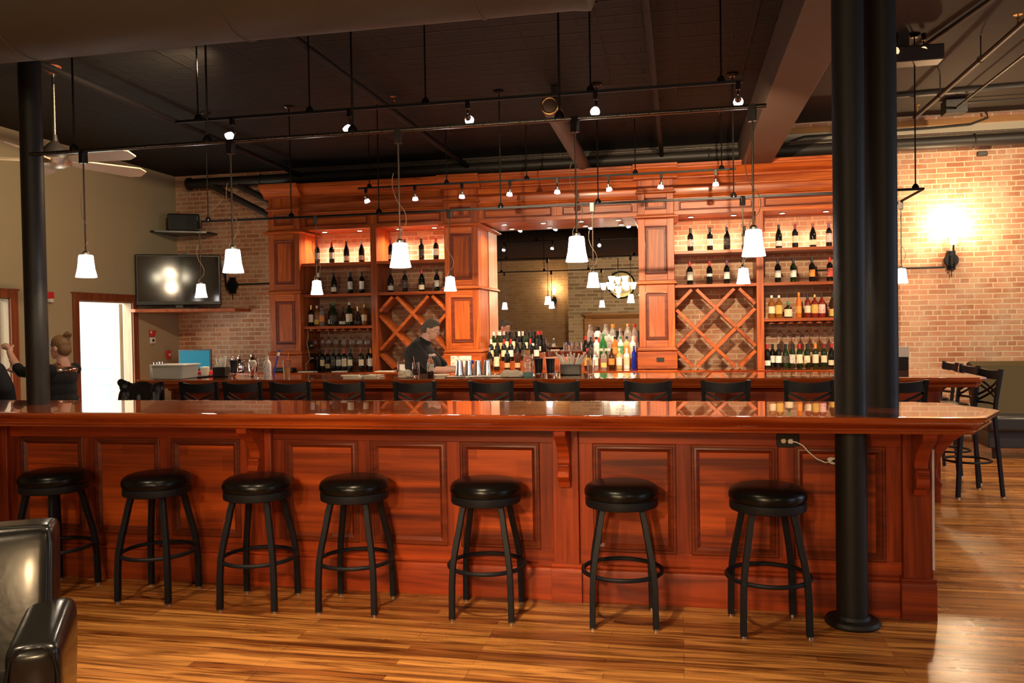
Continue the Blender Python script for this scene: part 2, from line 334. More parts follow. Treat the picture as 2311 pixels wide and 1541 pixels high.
def empty(name, label, cat, loc=(0, 0, 0), rz=0, group=None):
    o = bpy.data.objects.new(name, None); COL.objects.link(o); o.location = loc; o.rotation_euler = (0, 0, rz)
    return tag(o, label, cat, group)
def tag(o, label, cat, group=None, kind=None):
    o['label'] = label; o['category'] = cat
    if group: o['group'] = group
    if kind: o['kind'] = kind
    return o
def struct(o): o['kind'] = 'structure'; return o
def S(name, m, *boxes, bevel=0):
    b = MB()
    for q in boxes: b.box(*q)
    return struct(b.build(name, m, bevel=bevel, smooth=0))
def copy_tree(o, parent=None):
    c = o.copy(); COL.objects.link(c)
    if parent is not None: c.parent = parent
    for ch in list(o.children): copy_tree(ch, c)
    return c
def inst(mesh, name, m, loc=(0, 0, 0), parent=None, rz=0):
    o = bpy.data.objects.new(name, mesh); COL.objects.link(o); o.location = loc; o.rotation_euler = (0, 0, rz)
    if not len(mesh.materials): mesh.materials.append(None)
    o.material_slots[0].link = 'OBJECT'; o.material_slots[0].material = m
    if parent is not None: o.parent = parent
    return o
ORD = ['first', 'second', 'third', 'fourth', 'fifth', 'sixth', 'seventh', 'eighth', 'ninth', 'tenth', 'eleventh', 'twelfth']

# ================================================================== ROOM
XL, YB, CZ, CR = -7.51, 11.40, 3.90, 4.13      # left wall, back wall, ceiling heights left and right of the beam
YF, XR = -6.4, 7.9
S('floor', FLOOR, (XL, XR, YF, YB, -0.1, 0))
S('ceiling', TIN, (XL, 0.80, YF, YB, CZ, CZ+0.1))
S('ceiling', PLAINC, (0.80, XR, YF, YB, CR, CR+0.1))
S('wall_back', BRICK, (XL, XR, YB, YB+0.25, 0, 4.3))
# left wall with two door openings
S('wall_left', OLIVE, (XL-0.12, XL, YF, 7.05, 0, CZ+.1), (XL-0.12, XL, 8.14, 9.24, 0, CZ+.1), (XL-0.12, XL, 10.30, YB+.2, 0, CZ+.1), (XL-0.12, XL, 7.05, 8.14, 1.96, CZ+.1), (XL-0.12, XL, 9.24, 10.30, 1.96, CZ+.1))
S('wall_right', OLIVE, (XR, XR+0.2, YF, 0, 0, 4.3), (XR, XR+0.2, 2.4, 5.0, 0, 4.3), (XR, XR+0.2, 7.4, YB, 0, 4.3),
  (XR, XR+0.2, 0, 2.4, 0, 0.9), (XR, XR+0.2, 0, 2.4, 2.9, 4.3), (XR, XR+0.2, 5.0, 7.4, 0, 0.9), (XR, XR+0.2, 5.0, 7.4, 2.9, 4.3))
for i, (a, b_) in enumerate(((0, 2.4), (5.0, 7.4))):
    m = MB()
    m.box(XR+.02, XR+.12, a, a+.06, .9, 2.9).box(XR+.02, XR+.12, b_-.06, b_, .9, 2.9).box(XR+.02, XR+.12, a, b_, .9, .96).box(XR+.02, XR+.12, a, b_, 2.84, 2.9).box(XR+.04, XR+.1, (a+b_)/2-.025, (a+b_)/2+.025, .96, 2.84)
    struct(m.build('window_%d' % (i+1), TRIMW))
S('wall_front', BRICKD, (XL, XR, YF-0.2, YF, 0, 4.3))
S('trim_1', PLAST, (1.10, XR, YB-.03, YB, 3.80, 3.985))
S('trim_2', TIMB, (1.10, XR, YB-.05, YB, 3.985, 4.06), bevel=.004)
S('trim_3', DARKP, (-5.6, 1.10, YB-.12, YB, 3.82, CZ))  # last one: dark strip added along the wall top, left of the beam
S('beam', BEAMM, (0.775, 1.14, YF, YB, 3.5, CR), bevel=.006)
# door frames in the left wall
def doorframe(n, y0, y1, zt):
    m = MB()
    m.box(XL-.13, XL+.025, y0-.10, y0, 0, zt+.10).box(XL-.13, XL+.025, y1, y1+.11, 0, zt+.10).box(XL-.13, XL+.025, y0, y1, zt, zt+.10).box(XL-.13, XL+.032, y0-.12, y1+.13, zt+.085, zt+.105)
    return struct(m.build('door_%d' % n, TRIMW, bevel=.004))
def jambs(d, y0, y1, zt):
    MB().box(XL-.128, XL+.0, y1-.014, y1, 0, zt).box(XL-.128, XL, y0, y0+.014, 0, zt).box(XL-.128, XL, y0, y1, zt-.014, zt).build('jamb_lining', PINE, d)
d1 = doorframe(1, 9.24, 10.30, 1.96); d2 = doorframe(2, 7.05, 8.14, 1.96)
jambs(d1, 9.24, 10.30, 1.96); jambs(d2, 7.05, 8.14, 1.96)
# open door leaves, folded back into the rooms behind
MB().box(-0.90, 0, -0.045, 0, 0.02, 1.94).build('door_leaf', PINE, d1, loc=(XL-.14, 10.29, 0), rot=(0, 0, math.radians(-46)))
MB().box(-0.90, 0, -0.045, 0, 0.02, 1.94).build('door_leaf', PINE, d2, loc=(XL-.14, 8.13, 0), rot=(0, 0, math.radians(-2)))
# kitchen beyond the doorway
S('wall_kitchen', KW, (-11.6, -11.5, 8.4, 15.6, 0, 3.1), (-11.6, XL-.12, 15.6, 15.7, 0, 3.1), (-11.6, XL-.12, 8.3, 8.4, 0, 3.1), (XL-.12, XL, YB+.2, 15.6, 0, 3.1))
S('floor_kitchen', KW, (-11.6, XL-.12, 8.3, 15.7, -.1, 0)); S('ceiling_kitchen', KW, (-11.6, XL-.12, 8.3, 15.7, 3.1, 3.2))
S('wall_side_room', KW, (-11.6, -11.5, 4.5, 8.3, 0, 3.1), (-11.6, XL-.12, 4.4, 4.5, 0, 3.1)); S('floor_side_room', KW, (-11.6, XL-.12, 4.4, 8.3, -.1, 0)); S('ceiling_side_room', KW, (-11.6, XL-.12, 4.4, 8.3, 3.1, 3.2))
t = empty('ice_machine', 'pale steel kitchen unit with slanted hatch seen through the bright doorway', 'kitchen unit', (-11.1, 14.05, 0))
MB().box(-.38, .2, -.5, .75, 0, .52).build('body', KC, t, bevel=.01)
MB().prism([(-.38, .52), (.2, .52), (.08, .83), (-.38, .83)], -.42, .66, 'y').build('hatch', KC, t, bevel=.012)
MB().box(.13, .16, -.32, .56, .58, .60).build('handle', CHROME, t)
t = empty('white_jug', 'white plastic jug with hose in the kitchen beside the pale unit', 'jug', (-10.75, 14.92, 0))
MB().lathe([(0, 0), (.10, 0), (.11, .02), (.11, .56), (.05, .64), (.035, .66), (.035, .70), (0, .70)], 20).build('body', WHITE, t)
MB().tube([(0, 0, .68), (-.05, -.12, .82), (-.02, -.2, .7), (0, -.2, .35), (0, -.18, .02)], .012, 8).build('hose', BLKP, t)

# ------------------------------------------------------------------ ceiling services
def ceiling_pipe(name, pts, r, m, label, cat='pipe', group=None, n=16):
    o = MB().tube(pts, r, n).build(name, m); return tag(o, label, cat, group)
ceiling_pipe('water_pipe', [(-.206, YF+.1, 3.77), (-.206, YB-.2, 3.77)], .03, PIPED, 'thin dark ceiling pipe with couplings above the mirror')
ceiling_pipe('water_pipe', [(-2.88, YF+.1, 3.77), (-2.86, YB-.2, 3.77)], .035, PIPED, 'dark ceiling pipe with side sprinkler, above the bartender')
ceiling_pipe('water_pipe', [(-5.1, 5.0, 3.77), (-5.35, YB-.2, 3.77)], .03, PIPED, 'faint dark ceiling pipe above the left pendants')
t = empty('drain_pipe', 'wide dark drain pipe with brass ring at its open end', 'pipe', (-1.18, 7.8, 3.62))
MB().tube([(0, 0, 0), (-.03, 3.45, 0)], .085, 20).build('pipe_body', BEAMM, t)
MB().torus(.075, .012, (0, -.012, 0), m=Matrix.Rotation(PI/2, 3, 'X')).build('brass_ring', GOLD, t)
MB().box(-.03, .03, .3, .36, 0, .27).build('hanger', PIPEM, t)
t = empty('wall_pipe', 'long dark pipe running along the brick wall above the cabinets', 'pipe', (-7.2, 11.24, 3.745))
MB().tube([(0, 0, 0), (12.4, 0, 0)], .075, 18).build('pipe_body', PIPEM, t)
MB().lathe([(0, -.0), (.088, 0), (.095, .02), (.095, .05), (0, .05)], 18).build('end_cap', PIPEM, t, rot=(0, PI/2, 0))
for x in (1.2, 4.5, 7.6, 10.8): MB().torus(.08, .008, (x, 0, 0), m=Matrix.Rotation(PI/2, 3, 'Y')).build('strap', PIPEM, t)
MB().tube([(3.5, .02, .11), (12.4, .02, .11)], .012, 8).build('conduit', NICK, t)
for i, (a, b_) in enumerate((((-6.75, 11.2, 3.68), (-5.7, 11.1, 3.15)), ((-6.35, 11.22, 3.68), (-5.7, 11.12, 3.36)))):
    ceiling_pipe('brace_pipe', [a, b_], .045, PIPEM, ('lower' if i == 0 else 'upper')+' dark diagonal pipe between wall pipe and left cabinet end', group=None)
ceiling_pipe('wall_conduit', [(1.35, 11.33, 3.83), (1.5, 11.33, 3.90), (1.62, 11.33, 3.935), (3.05, 11.33, 3.95), (3.6, 11.33, 3.97), (3.78, 11.3, 4.03), (3.75, 11.28, 4.1)], .014, PIPEM, 'thin bent conduit on plaster band beside the beam', 'conduit', n=8)
ceiling_pipe('sprinkler_line', [(2.72, 1.0, 3.9), (2.72, 10.47, 3.9)], .024, PIPEM, 'dark sprinkler pipe sloping up to the right corner, lower of the pair', n=10)
ceiling_pipe('ceiling_conduit', [(3.19, 1.0, 4.0), (3.19, 10.6, 4.0)], .014, PIPEM, 'thin straight conduit leading to the ceiling junction box', 'conduit', n=8)
ceiling_pipe('ceiling_conduit', [(3.25, 10.65, 4.08), (7.6, 10.65, 4.08)], .014, PIPEM, 'conduit running right from the ceiling junction box', 'conduit', n=8)
ceiling_pipe('ceiling_raceway', [(2.0, 10.2, 4.10), (2.45, 10.2, 4.10), (7.5, 9.9, 4.10)], .03, PIPEM, 'flat dark raceway crossing ceiling near the brick wall', 'raceway', n=8)
ceiling_pipe('ceiling_conduit', [(2.15, 9.0, 4.09), (3.4, 2.4, 4.09)], .022, PIPEM, 'wide shadowy conduit on the brown ceiling beside the track box', 'conduit', n=8)
o = MB().box(3.08, 3.32, 10.55, 10.75, 3.95, 4.11).build('junction_box', PIPEM, bevel=.005); tag(o, 'dark square junction box where ceiling conduits meet', 'junction box')
def sprinkler(x, y, z, label):
    t = empty('fire_sprinkler', label, 'sprinkler', (x, y, z))
    MB().lathe([(.009, 0), (.009, .03), (.016, .035), (.016, .05), (.006, .055), (.006, .075)], 10).build('body', GOLD, t)
    MB().lathe([(0, .075), (.035, .077), (.03, .082), (0, .084)], 12).build('deflector', GOLD, t)
sprinkler(2.72, 7.45, 3.922, 'brass sprinkler head standing on pipe near the right corner')
sprinkler(2.70, 10.3, 3.922, 'brass sprinkler head at the far end of the right pipe')
sprinkler(-2.80, 8.0, 3.80, 'small sprinkler head on the dark pipe above the left cabinets')
for i, (y) in enumerate((8.3, 9.5)):
    o = MB().tube([(2.72, y, 3.92), (2.72, y, 4.12)], .006, 6).torus(.03, .004, (2.72, y, 3.905), m=Matrix.Rotation(PI/2, 3, 'X')).build('pipe_hanger', PIPEM)
    tag(o, 'thin %s hanger rod holding the right sprinkler pipe' % ('nearer' if i == 0 else 'farther'), 'hanger')
# round air duct in front
t = empty('air_duct', 'huge round brown air duct crossing the top left of the room', 'duct', (-.42, 3.88, 3.382))
MB().tube([(-7.1, 0, 0), (-.02, 0, 0)], .345, 56).build('duct_body', DUCTM, t)
MB().tube([(-.06, 0, 0), (0, 0, 0), (.02, 0, 0), (.045, 0, 0)], [.345, .352, .352, .30], 56).build('end_collar', DUCTM, t)
for x in (-.5, -1.75, -3.0, -4.25, -5.5, -6.7): MB().torus(.345, .006, (x, 0, 0), 48, 6, Matrix.Rotation(PI/2, 3, 'Y')).build('seam', DUCTM, t)
for x in (-1.2, -5.0): MB().box(x-.015, x+.015, -.01, .01, .33, .5).build('hanger_strap', PIPEM, t)
# ceiling fan at left
t = empty('ceiling_fan', 'dark ceiling fan with pale blades hanging behind the left column', 'ceiling fan', (-5.39, 6.4, 3.9))
MB().lathe([(0, 0), (.07, 0), (.07, -.03), (.03, -.07), (0, -.07)], 20).build('canopy', TRIMW, t)
MB().tube([(0, 0, -.05), (0, 0, -.64)], .013, 10).build('rod', NICK, t)
MB().lathe([(0, -.60), (.02, -.60), (.03, -.66), (.09, -.72), (.135, -.80), (.135, -.83), (0, -.83)], 28).build('motor_housing', PIPEM, t)
MB().lathe([(0, -.82), (.14, -.82), (.125, -.87), (.06, -.895), (0, -.90)], 28).build('switch_housing', NICK, t)
bl = MB()
bl.prism([(.13, -.03), (.25, -.07), (.74, -.10), (.83, -.05), (.83, .05), (.74, .09), (.25, .06), (.13, .03)], -.006, .006)
CREAMW = mat('cream_blade', (.62, .50, .36), .45); bmz = bl.mesh('fan_blade', CREAMW)
for k in range(5):
    o = inst(bmz, 'blade', CREAMW, (0, 0, -.83), t); o.rotation_euler = (math.radians(-17), 0, math.radians(-6+72*k))
# projector-like box and two small ceiling spots right of the columns
t = empty('ceiling_heater', 'dark flat rectangular box hung under the ceiling right of the columns', 'ceiling unit', (2.0, 8.1, 3.93))
MB().box(-.22, .33, -.10, .10, -.08, .06).build('body', PIPEM, t, bevel=.01); MB().box(-.05, .05, -.05, .05, .06, .2).build('mount', PIPEM, t)

# ------------------------------------------------------------------ columns
def column(label, x, y, r, z0=0.0, zt=CZ):
    t = empty('iron_column', label, 'column', (x, y, 0)); t['kind'] = 'thing'
    MB().tube([(0, 0, z0), (0, 0, zt)], r, 40).build('shaft', COLM, t)
    MB().lathe([(0, 0), (r+.055, 0), (r+.06, .012), (r+.05, .028), (r+.012, .034), (r+.004, .05), (0, .05)], 36).build('base_flange', COLM, t)
    return t
column('slim dark iron column rising through the bar top at far left', -4.22, 4.80, .070)
column('nearer of two black columns, standing on the floor before the bar', 0.845, 4.455, .076, zt=3.5)
column('rear black column rising from bar top behind the nearer column', 1.075, 4.82, .086, zt=3.5)

# ================================================================== FRONT BAR
def ring_frame(mb, x0, x1, z0, z1, prof):
    """moulding ring facing -Y; prof = [(inset, y)]"""
    vs = []; n = len(prof)
    for t_, y in prof: vs += [(x0+t_, y, z0+t_), (x1-t_, y, z0+t_), (x1-t_, y, z1-t_), (x0+t_, y, z1-t_)]
    fs = []
    for i in range(n-1):
        for j in range(4): fs.append((i*4+j, i*4+(j+1) % 4, (i+1)*4+(j+1) % 4, (i+1)*4+j))
    for j in range(4): fs.append(((n-1)*4+j, (n-1)*4+(j+1) % 4, (j+1) % 4, j))
    return mb.add(vs, fs)
def mould_prof(y, w=.045, h=.016):
    return [(0, y+.012), (0, y-h*.6), (w*.16, y-h), (w*.34, y-h), (w*.42, y-h*.55), (w*.62, y-h*.75), (w*.8, y-h*.3), (w, y+.004), (w, y+.012)]
def off_poly(poly, d):
    """offset a CCW polygon inward by d"""
    n = len(poly); out = []
    for i in range(n):
        a = Vector(poly[i-1]); b = Vector(poly[i]); c = Vector(poly[(i+1) % n])
        e1 = (b-a).normalized(); e2 = (c-b).normalized(); n1 = Vector((-e1.y, e1.x)); n2 = Vector((-e2.y, e2.x))
        k = n1+n2; q = k/ max(.2, k.dot(k)/2); out.append((b.x+q.x*d, b.y+q.y*d))
    return out
def loft_top(poly, prof):
    n = len(poly); mb = MB(); vs = []
    for d, z in prof: vs += [(x, y, z) for x, y in off_poly(poly, d)]
    fs = [tuple(range(n))]; m = len(prof)
    for i in range(m-1):
        for j in range(n): fs.append((i*n+j, i*n+(j+1) % n, (i+1)*n+(j+1) % n, (i+1)*n+j))
    fs.append(tuple(range((m-1)*n, m*n))[::-1]); return mb.add(vs, fs)
NOSE = [(.06, 1.075), (.012, 1.075), (.003, 1.0735), (0, 1.070), (0, 1.062), (.006, 1.052), (.016, 1.043), (.028, 1.035), (.038, 1.026), (.043, 1.021), (.036, 1.019), (.033, 1.013), (.036, 1.009), (.050, 1.003), (.054, .998), (.054, .990), (.12, .990)]
def soften(poly, k=.05):
    out = []
    n = len(poly)
    for i in range(n):
        a = Vector(poly[i-1]); b = Vector(poly[i]); c = Vector(poly[(i+1) % n])
        p = b+(a-b).normalized()*k; q = b+(c-b).normalized()*k
        out += [tuple(p), tuple((p+q)/4+b/2), tuple(q)]
    return out
def corbel_mesh(y, z, d, h, w=.062):
    pr = [(0, 0), (0, -h), (-.03, -h), (-.045, -h*.94), (-.05, -h*.90), (-.075, -h*.87), (-.095, -h*.80), (-.095, -h*.73), (-.075, -h*.68), (-.07, -h*.66), (-.085, -h*.64), (-.085, -h*.61), (-.06, -h*.58), (-.06, -h*.52), (-.075, -h*.44), (-.105, -h*.33), (-.15, -h*.22), (-.195, -h*.15), (-d, -h*.11), (-d-.005, -.012), (-d-.005, 0)]
    return [(y+a, z+b) for a, b in pr]

t = empty('front_bar_counter', 'long panelled mahogany bar front with corbels behind the round stools', 'bar counter', (0, 4.6, 0))
def L(x0, x1, y0, y1, z0, z1, name, m, bevel=.003, par=None):
    return MB().box(x0, x1, y0-4.6, y1-4.6, z0, z1).build(name, m, par or t, bevel=bevel)
L(-6.4, 1.265, 4.615, 4.98, 0, .99, 'carcass', FX)
pil = [-6.18, -4.335, -2.487, -.635, 1.19]
for x in pil:
    p = MB().box(x-.072, x+.072, -.035, .02, .20, .99)
    o = p.build('pilaster', FZ, t, bevel=.004)
    o = MB().prism(corbel_mesh(-.034, .992, .21, .345), x-.032, x+.032, 'x').build('corbel', FX, t, bevel=.003)
    MB().prism([(-.05, 0), (-.05, .165), (-.045, .185), (-.038, .19), (-.046, .20), (-.046, .212), (0, .22), (.02, .22), (.02, 0)], x-.085, x+.085, 'x').build('pilaster_base', FX, t, bevel=.002)
for i in range(4):
    a, b_ = pil[i]+.085, pil[i+1]-.085
    MB().prism([(-.022, 0), (-.022, .165), (-.018, .178), (-.012, .182), (-.020, .192), (-.020, .204), (-.006, .212), (.02, .212), (.02, 0)], a, b_, 'x').build('base_board', FX, t, bevel=.001)
    a -= .013; b_ += .013
    MB().box(a, b_, -.004, .015, .885, .99).build('top_rail', FX, t, bevel=.002)
    MB().box(a, b_, -.004, .015, .21, .285).build('bottom_rail', FX, t, bevel=.002)
    pw = (b_-a-.08*2-.085*2)/3.0
    xs = [a, a+.08+pw, a+.165+2*pw, b_-.08]; ws = [.08, .085, .085, .08]
    for xx, ww in zip(xs, ws): MB().box(xx, xx+ww, -.004, .015, .285, .885).build('stile', FZ, t, bevel=.002)
    for j in range(3):
        x0 = xs[j]+ws[j]; x1 = xs[j+1]
        o = MB().box(x0, x1, .004, .016, .285, .885).build('panel', FPN, t)
        ring_frame(MB(), x0-.004, x1+.004, .281, .889, mould_prof(.0, .048, .014)).build('moulding', FM, o)
# corbel on the right-hand end
MB().prism([(x+1.265, z) for x, z in [(0, .99), (0, .60), (.03, .60), (.06, .63), (.075, .68), (.05, .72), (.045, .76), (.075, .84), (.13, .91), (.19, .95), (.2, .99)]], .08, .15, 'y').build('corbel', FX, t, bevel=.003)
MB().box(1.255, 1.266, -.041, -.03, .26, .88).build('reflection_strip', mat('pale_reflection', (.62, .55, .58), .3), t, label='thin pale strip standing for light reflected on the bar corner')  # pale strip modelled in place of a light reflection on the corner
poly = [(-6.5, 4.26), (1.34, 4.26), (1.42, 4.29), (1.60, 4.64), (1.60, 4.70), (1.46, 5.04), (1.27, 5.13), (-6.5, 5.13)]
o = loft_top(poly, NOSE).build('front_bar_slab', TOP, smooth=18); tag(o, 'glossy front bar top with moulded edge pierced by the black columns', 'bar top')
# outlet plate with plugged-in cord
t = empty('outlet_plate', 'black outlet plate under front bar top with white cord plugged in', 'outlet', (.555, 4.593, .913))
MB().box(-.058, .058, -.006, .004, -.036, .036).build('plate', BLKP, t, bevel=.003)
for x in (-.022, .012):
    o = MB().lathe([(0, 0), (.0135, 0), (.0135, .006), (.012, .009), (0, .009)], 16).build('socket', IVORY, t, loc=(x, -.004, 0), rot=(PI/2, 0, 0))
t2 = empty('power_cord', 'white power cord hanging from the bar outlet to a coiled bundle', 'cord', (.567, 4.585, .913))
MB().box(-.012, .012, -.02, -.008, -.012, .012).build('plug', WHITE, t2, bevel=.004)
pts = [(0, -.012, 0), (.03, -.02, -.004), (.06, -.02, -.02), (.09, -.02, -.055), (.13, -.02, -.09), (.17, -.02, -.108), (.21, -.02, -.105)]
MB().tube(pts, .0032, 8).build('cable', WHITE, t2)
cb = MB()
for k in range(5):
    m_ = Matrix.Rotation(PI/2, 3, 'X') @ Matrix.Rotation(.5*k-1, 3, 'Y')
    P = [Vector((.03*math.cos(a)+.002*k, -.012-.004*k, .013*math.sin(a)+.003*(k-2)*math.cos(a))) for a in [2*PI*q/18 for q in range(18)]]
    cb.tube([p+Vector((.215, -.005, -.098)) for p in P], .003, 6, closed=True)
cb.build('cord_bundle', WHITE, t2)

# ------------------------------------------------------------------ backless stools at the front bar
def tapered(mb, p, s0, s1=None):
    mb.tube(p, 1, sq=(s0, s0)); return mb
def round_stool():
    t = empty('round_stool', '', 'stool', (0, 0, 0), 0, 'round black stools along the front bar')
    MB().lathe([(0, .640), (.178, .640), (.188, .650), (.194, .664), (.193, .684), (.184, .702), (.162, .716), (.12, .725), (.06, .729), (0, .730)], 56).build('seat', VINYL, t)
    MB().lathe([(0, .600), (.178, .600), (.187, .604), (.189, .610), (.189, .642), (.182, .647), (0, .647)], 48).build('seat_ring', BLACK, t)
    for k in range(4):
        a = PI/4+k*PI/2; c, s_ = math.cos(a), math.sin(a)
        rz = [(.135, .612), (.155, .55), (.175, .46), (.200, .36), (.215, .28), (.222, .18), (.225, .008)]
        P = [Vector((c*r, s_*r, z)) for r, z in rz]
        MB().tube(P, 1, sq=(.03, .03)).build('leg', BLACK, t, bevel=.003)
        MB().lathe([(0, 0), (.017, 0), (.017, .01), (0, .01)], 12, (c*.225, s_*.225, 0)).build('foot_cap', NICK, t)
    MB().torus(.205, .0115, (0, 0, .262), 56, 10).build('foot_ring', BLACK, t)
    return t
rs = round_stool()
spots = [(-4.42, 4.30, 0, 'round black stool half out of frame at far left bar end'),
         (-3.72, 4.335, -.16, 'round black stool behind the leather armchair'),
         (-3.02, 4.33, .02, 'round black stool just right of the armchair back, second whole one'),
         (-2.36, 4.30, .05, 'round black stool in front of the left bar corbel'),
         (-1.79, 4.335, .02, 'round black stool before the left panel of the middle bar section'),
         (-1.04, 4.345, .02, 'round black stool before the panel left of the middle corbel'),
         (-.310, 4.345, .10, 'round black stool just right of the middle bar corbel'),
         (.425, 4.35, .13, 'round black stool below the outlet, nearest the iron column')]
for i, (x, y, r, lab) in enumerate(spots):
    o = rs if i == 0 else copy_tree(rs)
    o.location = (x, y, 0); o.rotation_euler = (0, 0, r); o['label'] = lab

# ================================================================== MAIN BAR
t = empty('main_bar_counter', 'panelled mahogany bar counter behind the cross-back stools, turning back at right', 'bar counter', (0, 7.5, 0))
MB().box(-5.02, 2.12, .02, .45, 0, .99).box(1.72, 2.12, .45, 1.05, 0, .99).build('carcass', FX, t)
for i, x in enumerate([-4.98, -3.2, -1.42, .36, 2.07]):
    MB().box(x-.06, x+.06, -.015, .03, 0, .99).build('pilaster', FZ, t, bevel=.004)
xs = [-4.92, -3.26, -3.14, -1.48, -1.36, .30, .42, 2.01]
for i in range(4):
    a, b_ = xs[2*i], xs[2*i+1]
    MB().box(a, b_, .0, .03, .80, .99).build('top_rail', FX, t, bevel=.002)
    MB().box(a, b_, .0, .03, .0, .2).build('base_board', FX, t, bevel=.002)
    for j in range(2):
        x0 = a+.07+j*((b_-a)/2); x1 = x0+(b_-a)/2-.12
        MB().box(x1, min(x1+.12, b_), .0, .03, .2, .8).build('stile', FZ, t)
        o = MB().box(x0, x1, .012, .026, .2, .8).build('panel', FX, t)
        ring_frame(MB(), x0, x1, .2, .8, mould_prof(.004, .045, .014)).build('moulding', FM, o)
MB().prism([(-.02, .94), (-.05, .955), (-.06, .975), (-.09, .985), (-.09, .995), (.03, .995), (.03, .94)], -5.04, 2.14, 'x').build('crown_moulding', FX, t)
poly = [(-5.22, 7.20), (2.34, 7.20), (2.40, 7.24), (2.47, 8.68), (1.55, 8.68), (1.55, 8.06), (-5.22, 8.06)]
o = loft_top(poly, NOSE).build('main_bar_slab', TOP, smooth=18); tag(o, 'glossy top of the rear main bar crowded with shakers, straws and drinks', 'bar top')

# cross-back bar stools
def back_stool():
    t = empty('bar_stool', '', 'bar stool', (0, 0, 0), 0, 'black cross-back stools at the main bar')
    MB().lathe([(0, .70), (.165, .70), (.175, .71), (.178, .725), (.165, .745), (.1, .755), (0, .757)], 32).build('seat', VINYL, t)
    for sx in (-1, 1):
        MB().tube([(sx*.15, .12, .70), (sx*.175, .16, .40), (sx*.19, .185, .01)], 1, sq=(.03, .03)).build('leg', BLACK, t)
        MB().tube([(sx*.19, -.20, .01), (sx*.175, -.17, .40), (sx*.158, -.15, .70), (sx*.158, -.165, .85), (sx*.172, -.20, 1.105)], 1, sq=(.03, .026)).build('leg', BLACK, t)
        for p in ((sx*.19, .185, 0), (sx*.19, -.20, 0)): MB().lathe([(0, 0), (.018, 0), (.018, .011), (0, .011)], 10, p).build('foot_cap', NICK, t)
    tr = MB(); n = 10; V = []
    for i in range(n+1):
        u = -1+2*i/n; x = .165*u; y = -.192-.035*(1-u*u)
        V.append((x, y, 1.02-.012*(1-u*u), 1.10-.016*(1-u*u)))
    vs = []; 
    for x, y, a, b_ in V: vs += [(x, y-.008, a), (x, y-.008, b_), (x, y+.008, b_), (x, y+.008, a)]
    fs = [(0, 1, 2, 3), (4*n+3, 4*n+2, 4*n+1, 4*n)]
    for i in range(n): fs += [(4*i+j, 4*i+(j+1) % 4, 4*i+4+(j+1) % 4, 4*i+4+j) for j in range(4)]
    tr.add(vs, fs).build('top_rail', BLACK, t)
    for sx in (-1, 1):
        for dz in (0, .045):
            P = []
            for i in range(9):
                u = -1+i/4; P.append(Vector((sx*u*.158, -.178-.028*(1-u*u)+(.012 if dz else 0)*0, .815+.075*(u+1)-dz*.0+(.045 if dz else 0))))
            MB().tube(P, 1, sq=(.018, .009)).build('cross_slat', BLACK, t)
    MB().tube([(-.16, -.168, .80), (0, -.2, .80), (.16, -.168, .80)], 1, sq=(.02, .012)).build('lower_rail', BLACK, t)
    MB().torus(.185, .011, (0, 0, .30), 40, 8).build('foot_ring', BLACK, t)
    return t
bs = back_stool()
SX = [(-4.117, 'before the teal monitor and straw caddy'), (-3.70, 'below the steel pitchers'), (-3.262, 'below the iced orange drink'), (-2.765, 'below the folded napkins'), (-2.151, 'below the cola glass and bottle'),
      (-1.502, 'below the steel tumblers on their tray'), (-.963, 'below the black shakers and straw caddy'), (-.249, 'in front of the mirror-side pilaster with outlet'), (.343, 'in front of the right lattice rack'), (.949, 'just left of the two columns'), (1.593, 'just right of the two columns, half hidden')]
for i, (x, lab) in enumerate(SX):
    o = bs if i == 0 else copy_tree(bs)
    o.location = (x, 6.72, 0); o.rotation_euler = (0, 0, random.uniform(-.03, .03)); o['label'] = 'cross-back black bar stool at the main bar '+lab
for x, y, r, lab in [(2.47, 7.92, math.radians(101), 'cross-back black stool nearest camera at the right bar end'), (2.50, 8.55, math.radians(97), 'middle cross-back black stool of three at the right bar end'), (2.50, 9.14, math.radians(93), 'cross-back black stool farthest back of three at the right bar end')]:
    o = copy_tree(bs); o.location = (x, y, 0); o.rotation_euler = (0, 0, r); o['label'] = lab; o['group'] = 'black cross-back stools at the right bar end'

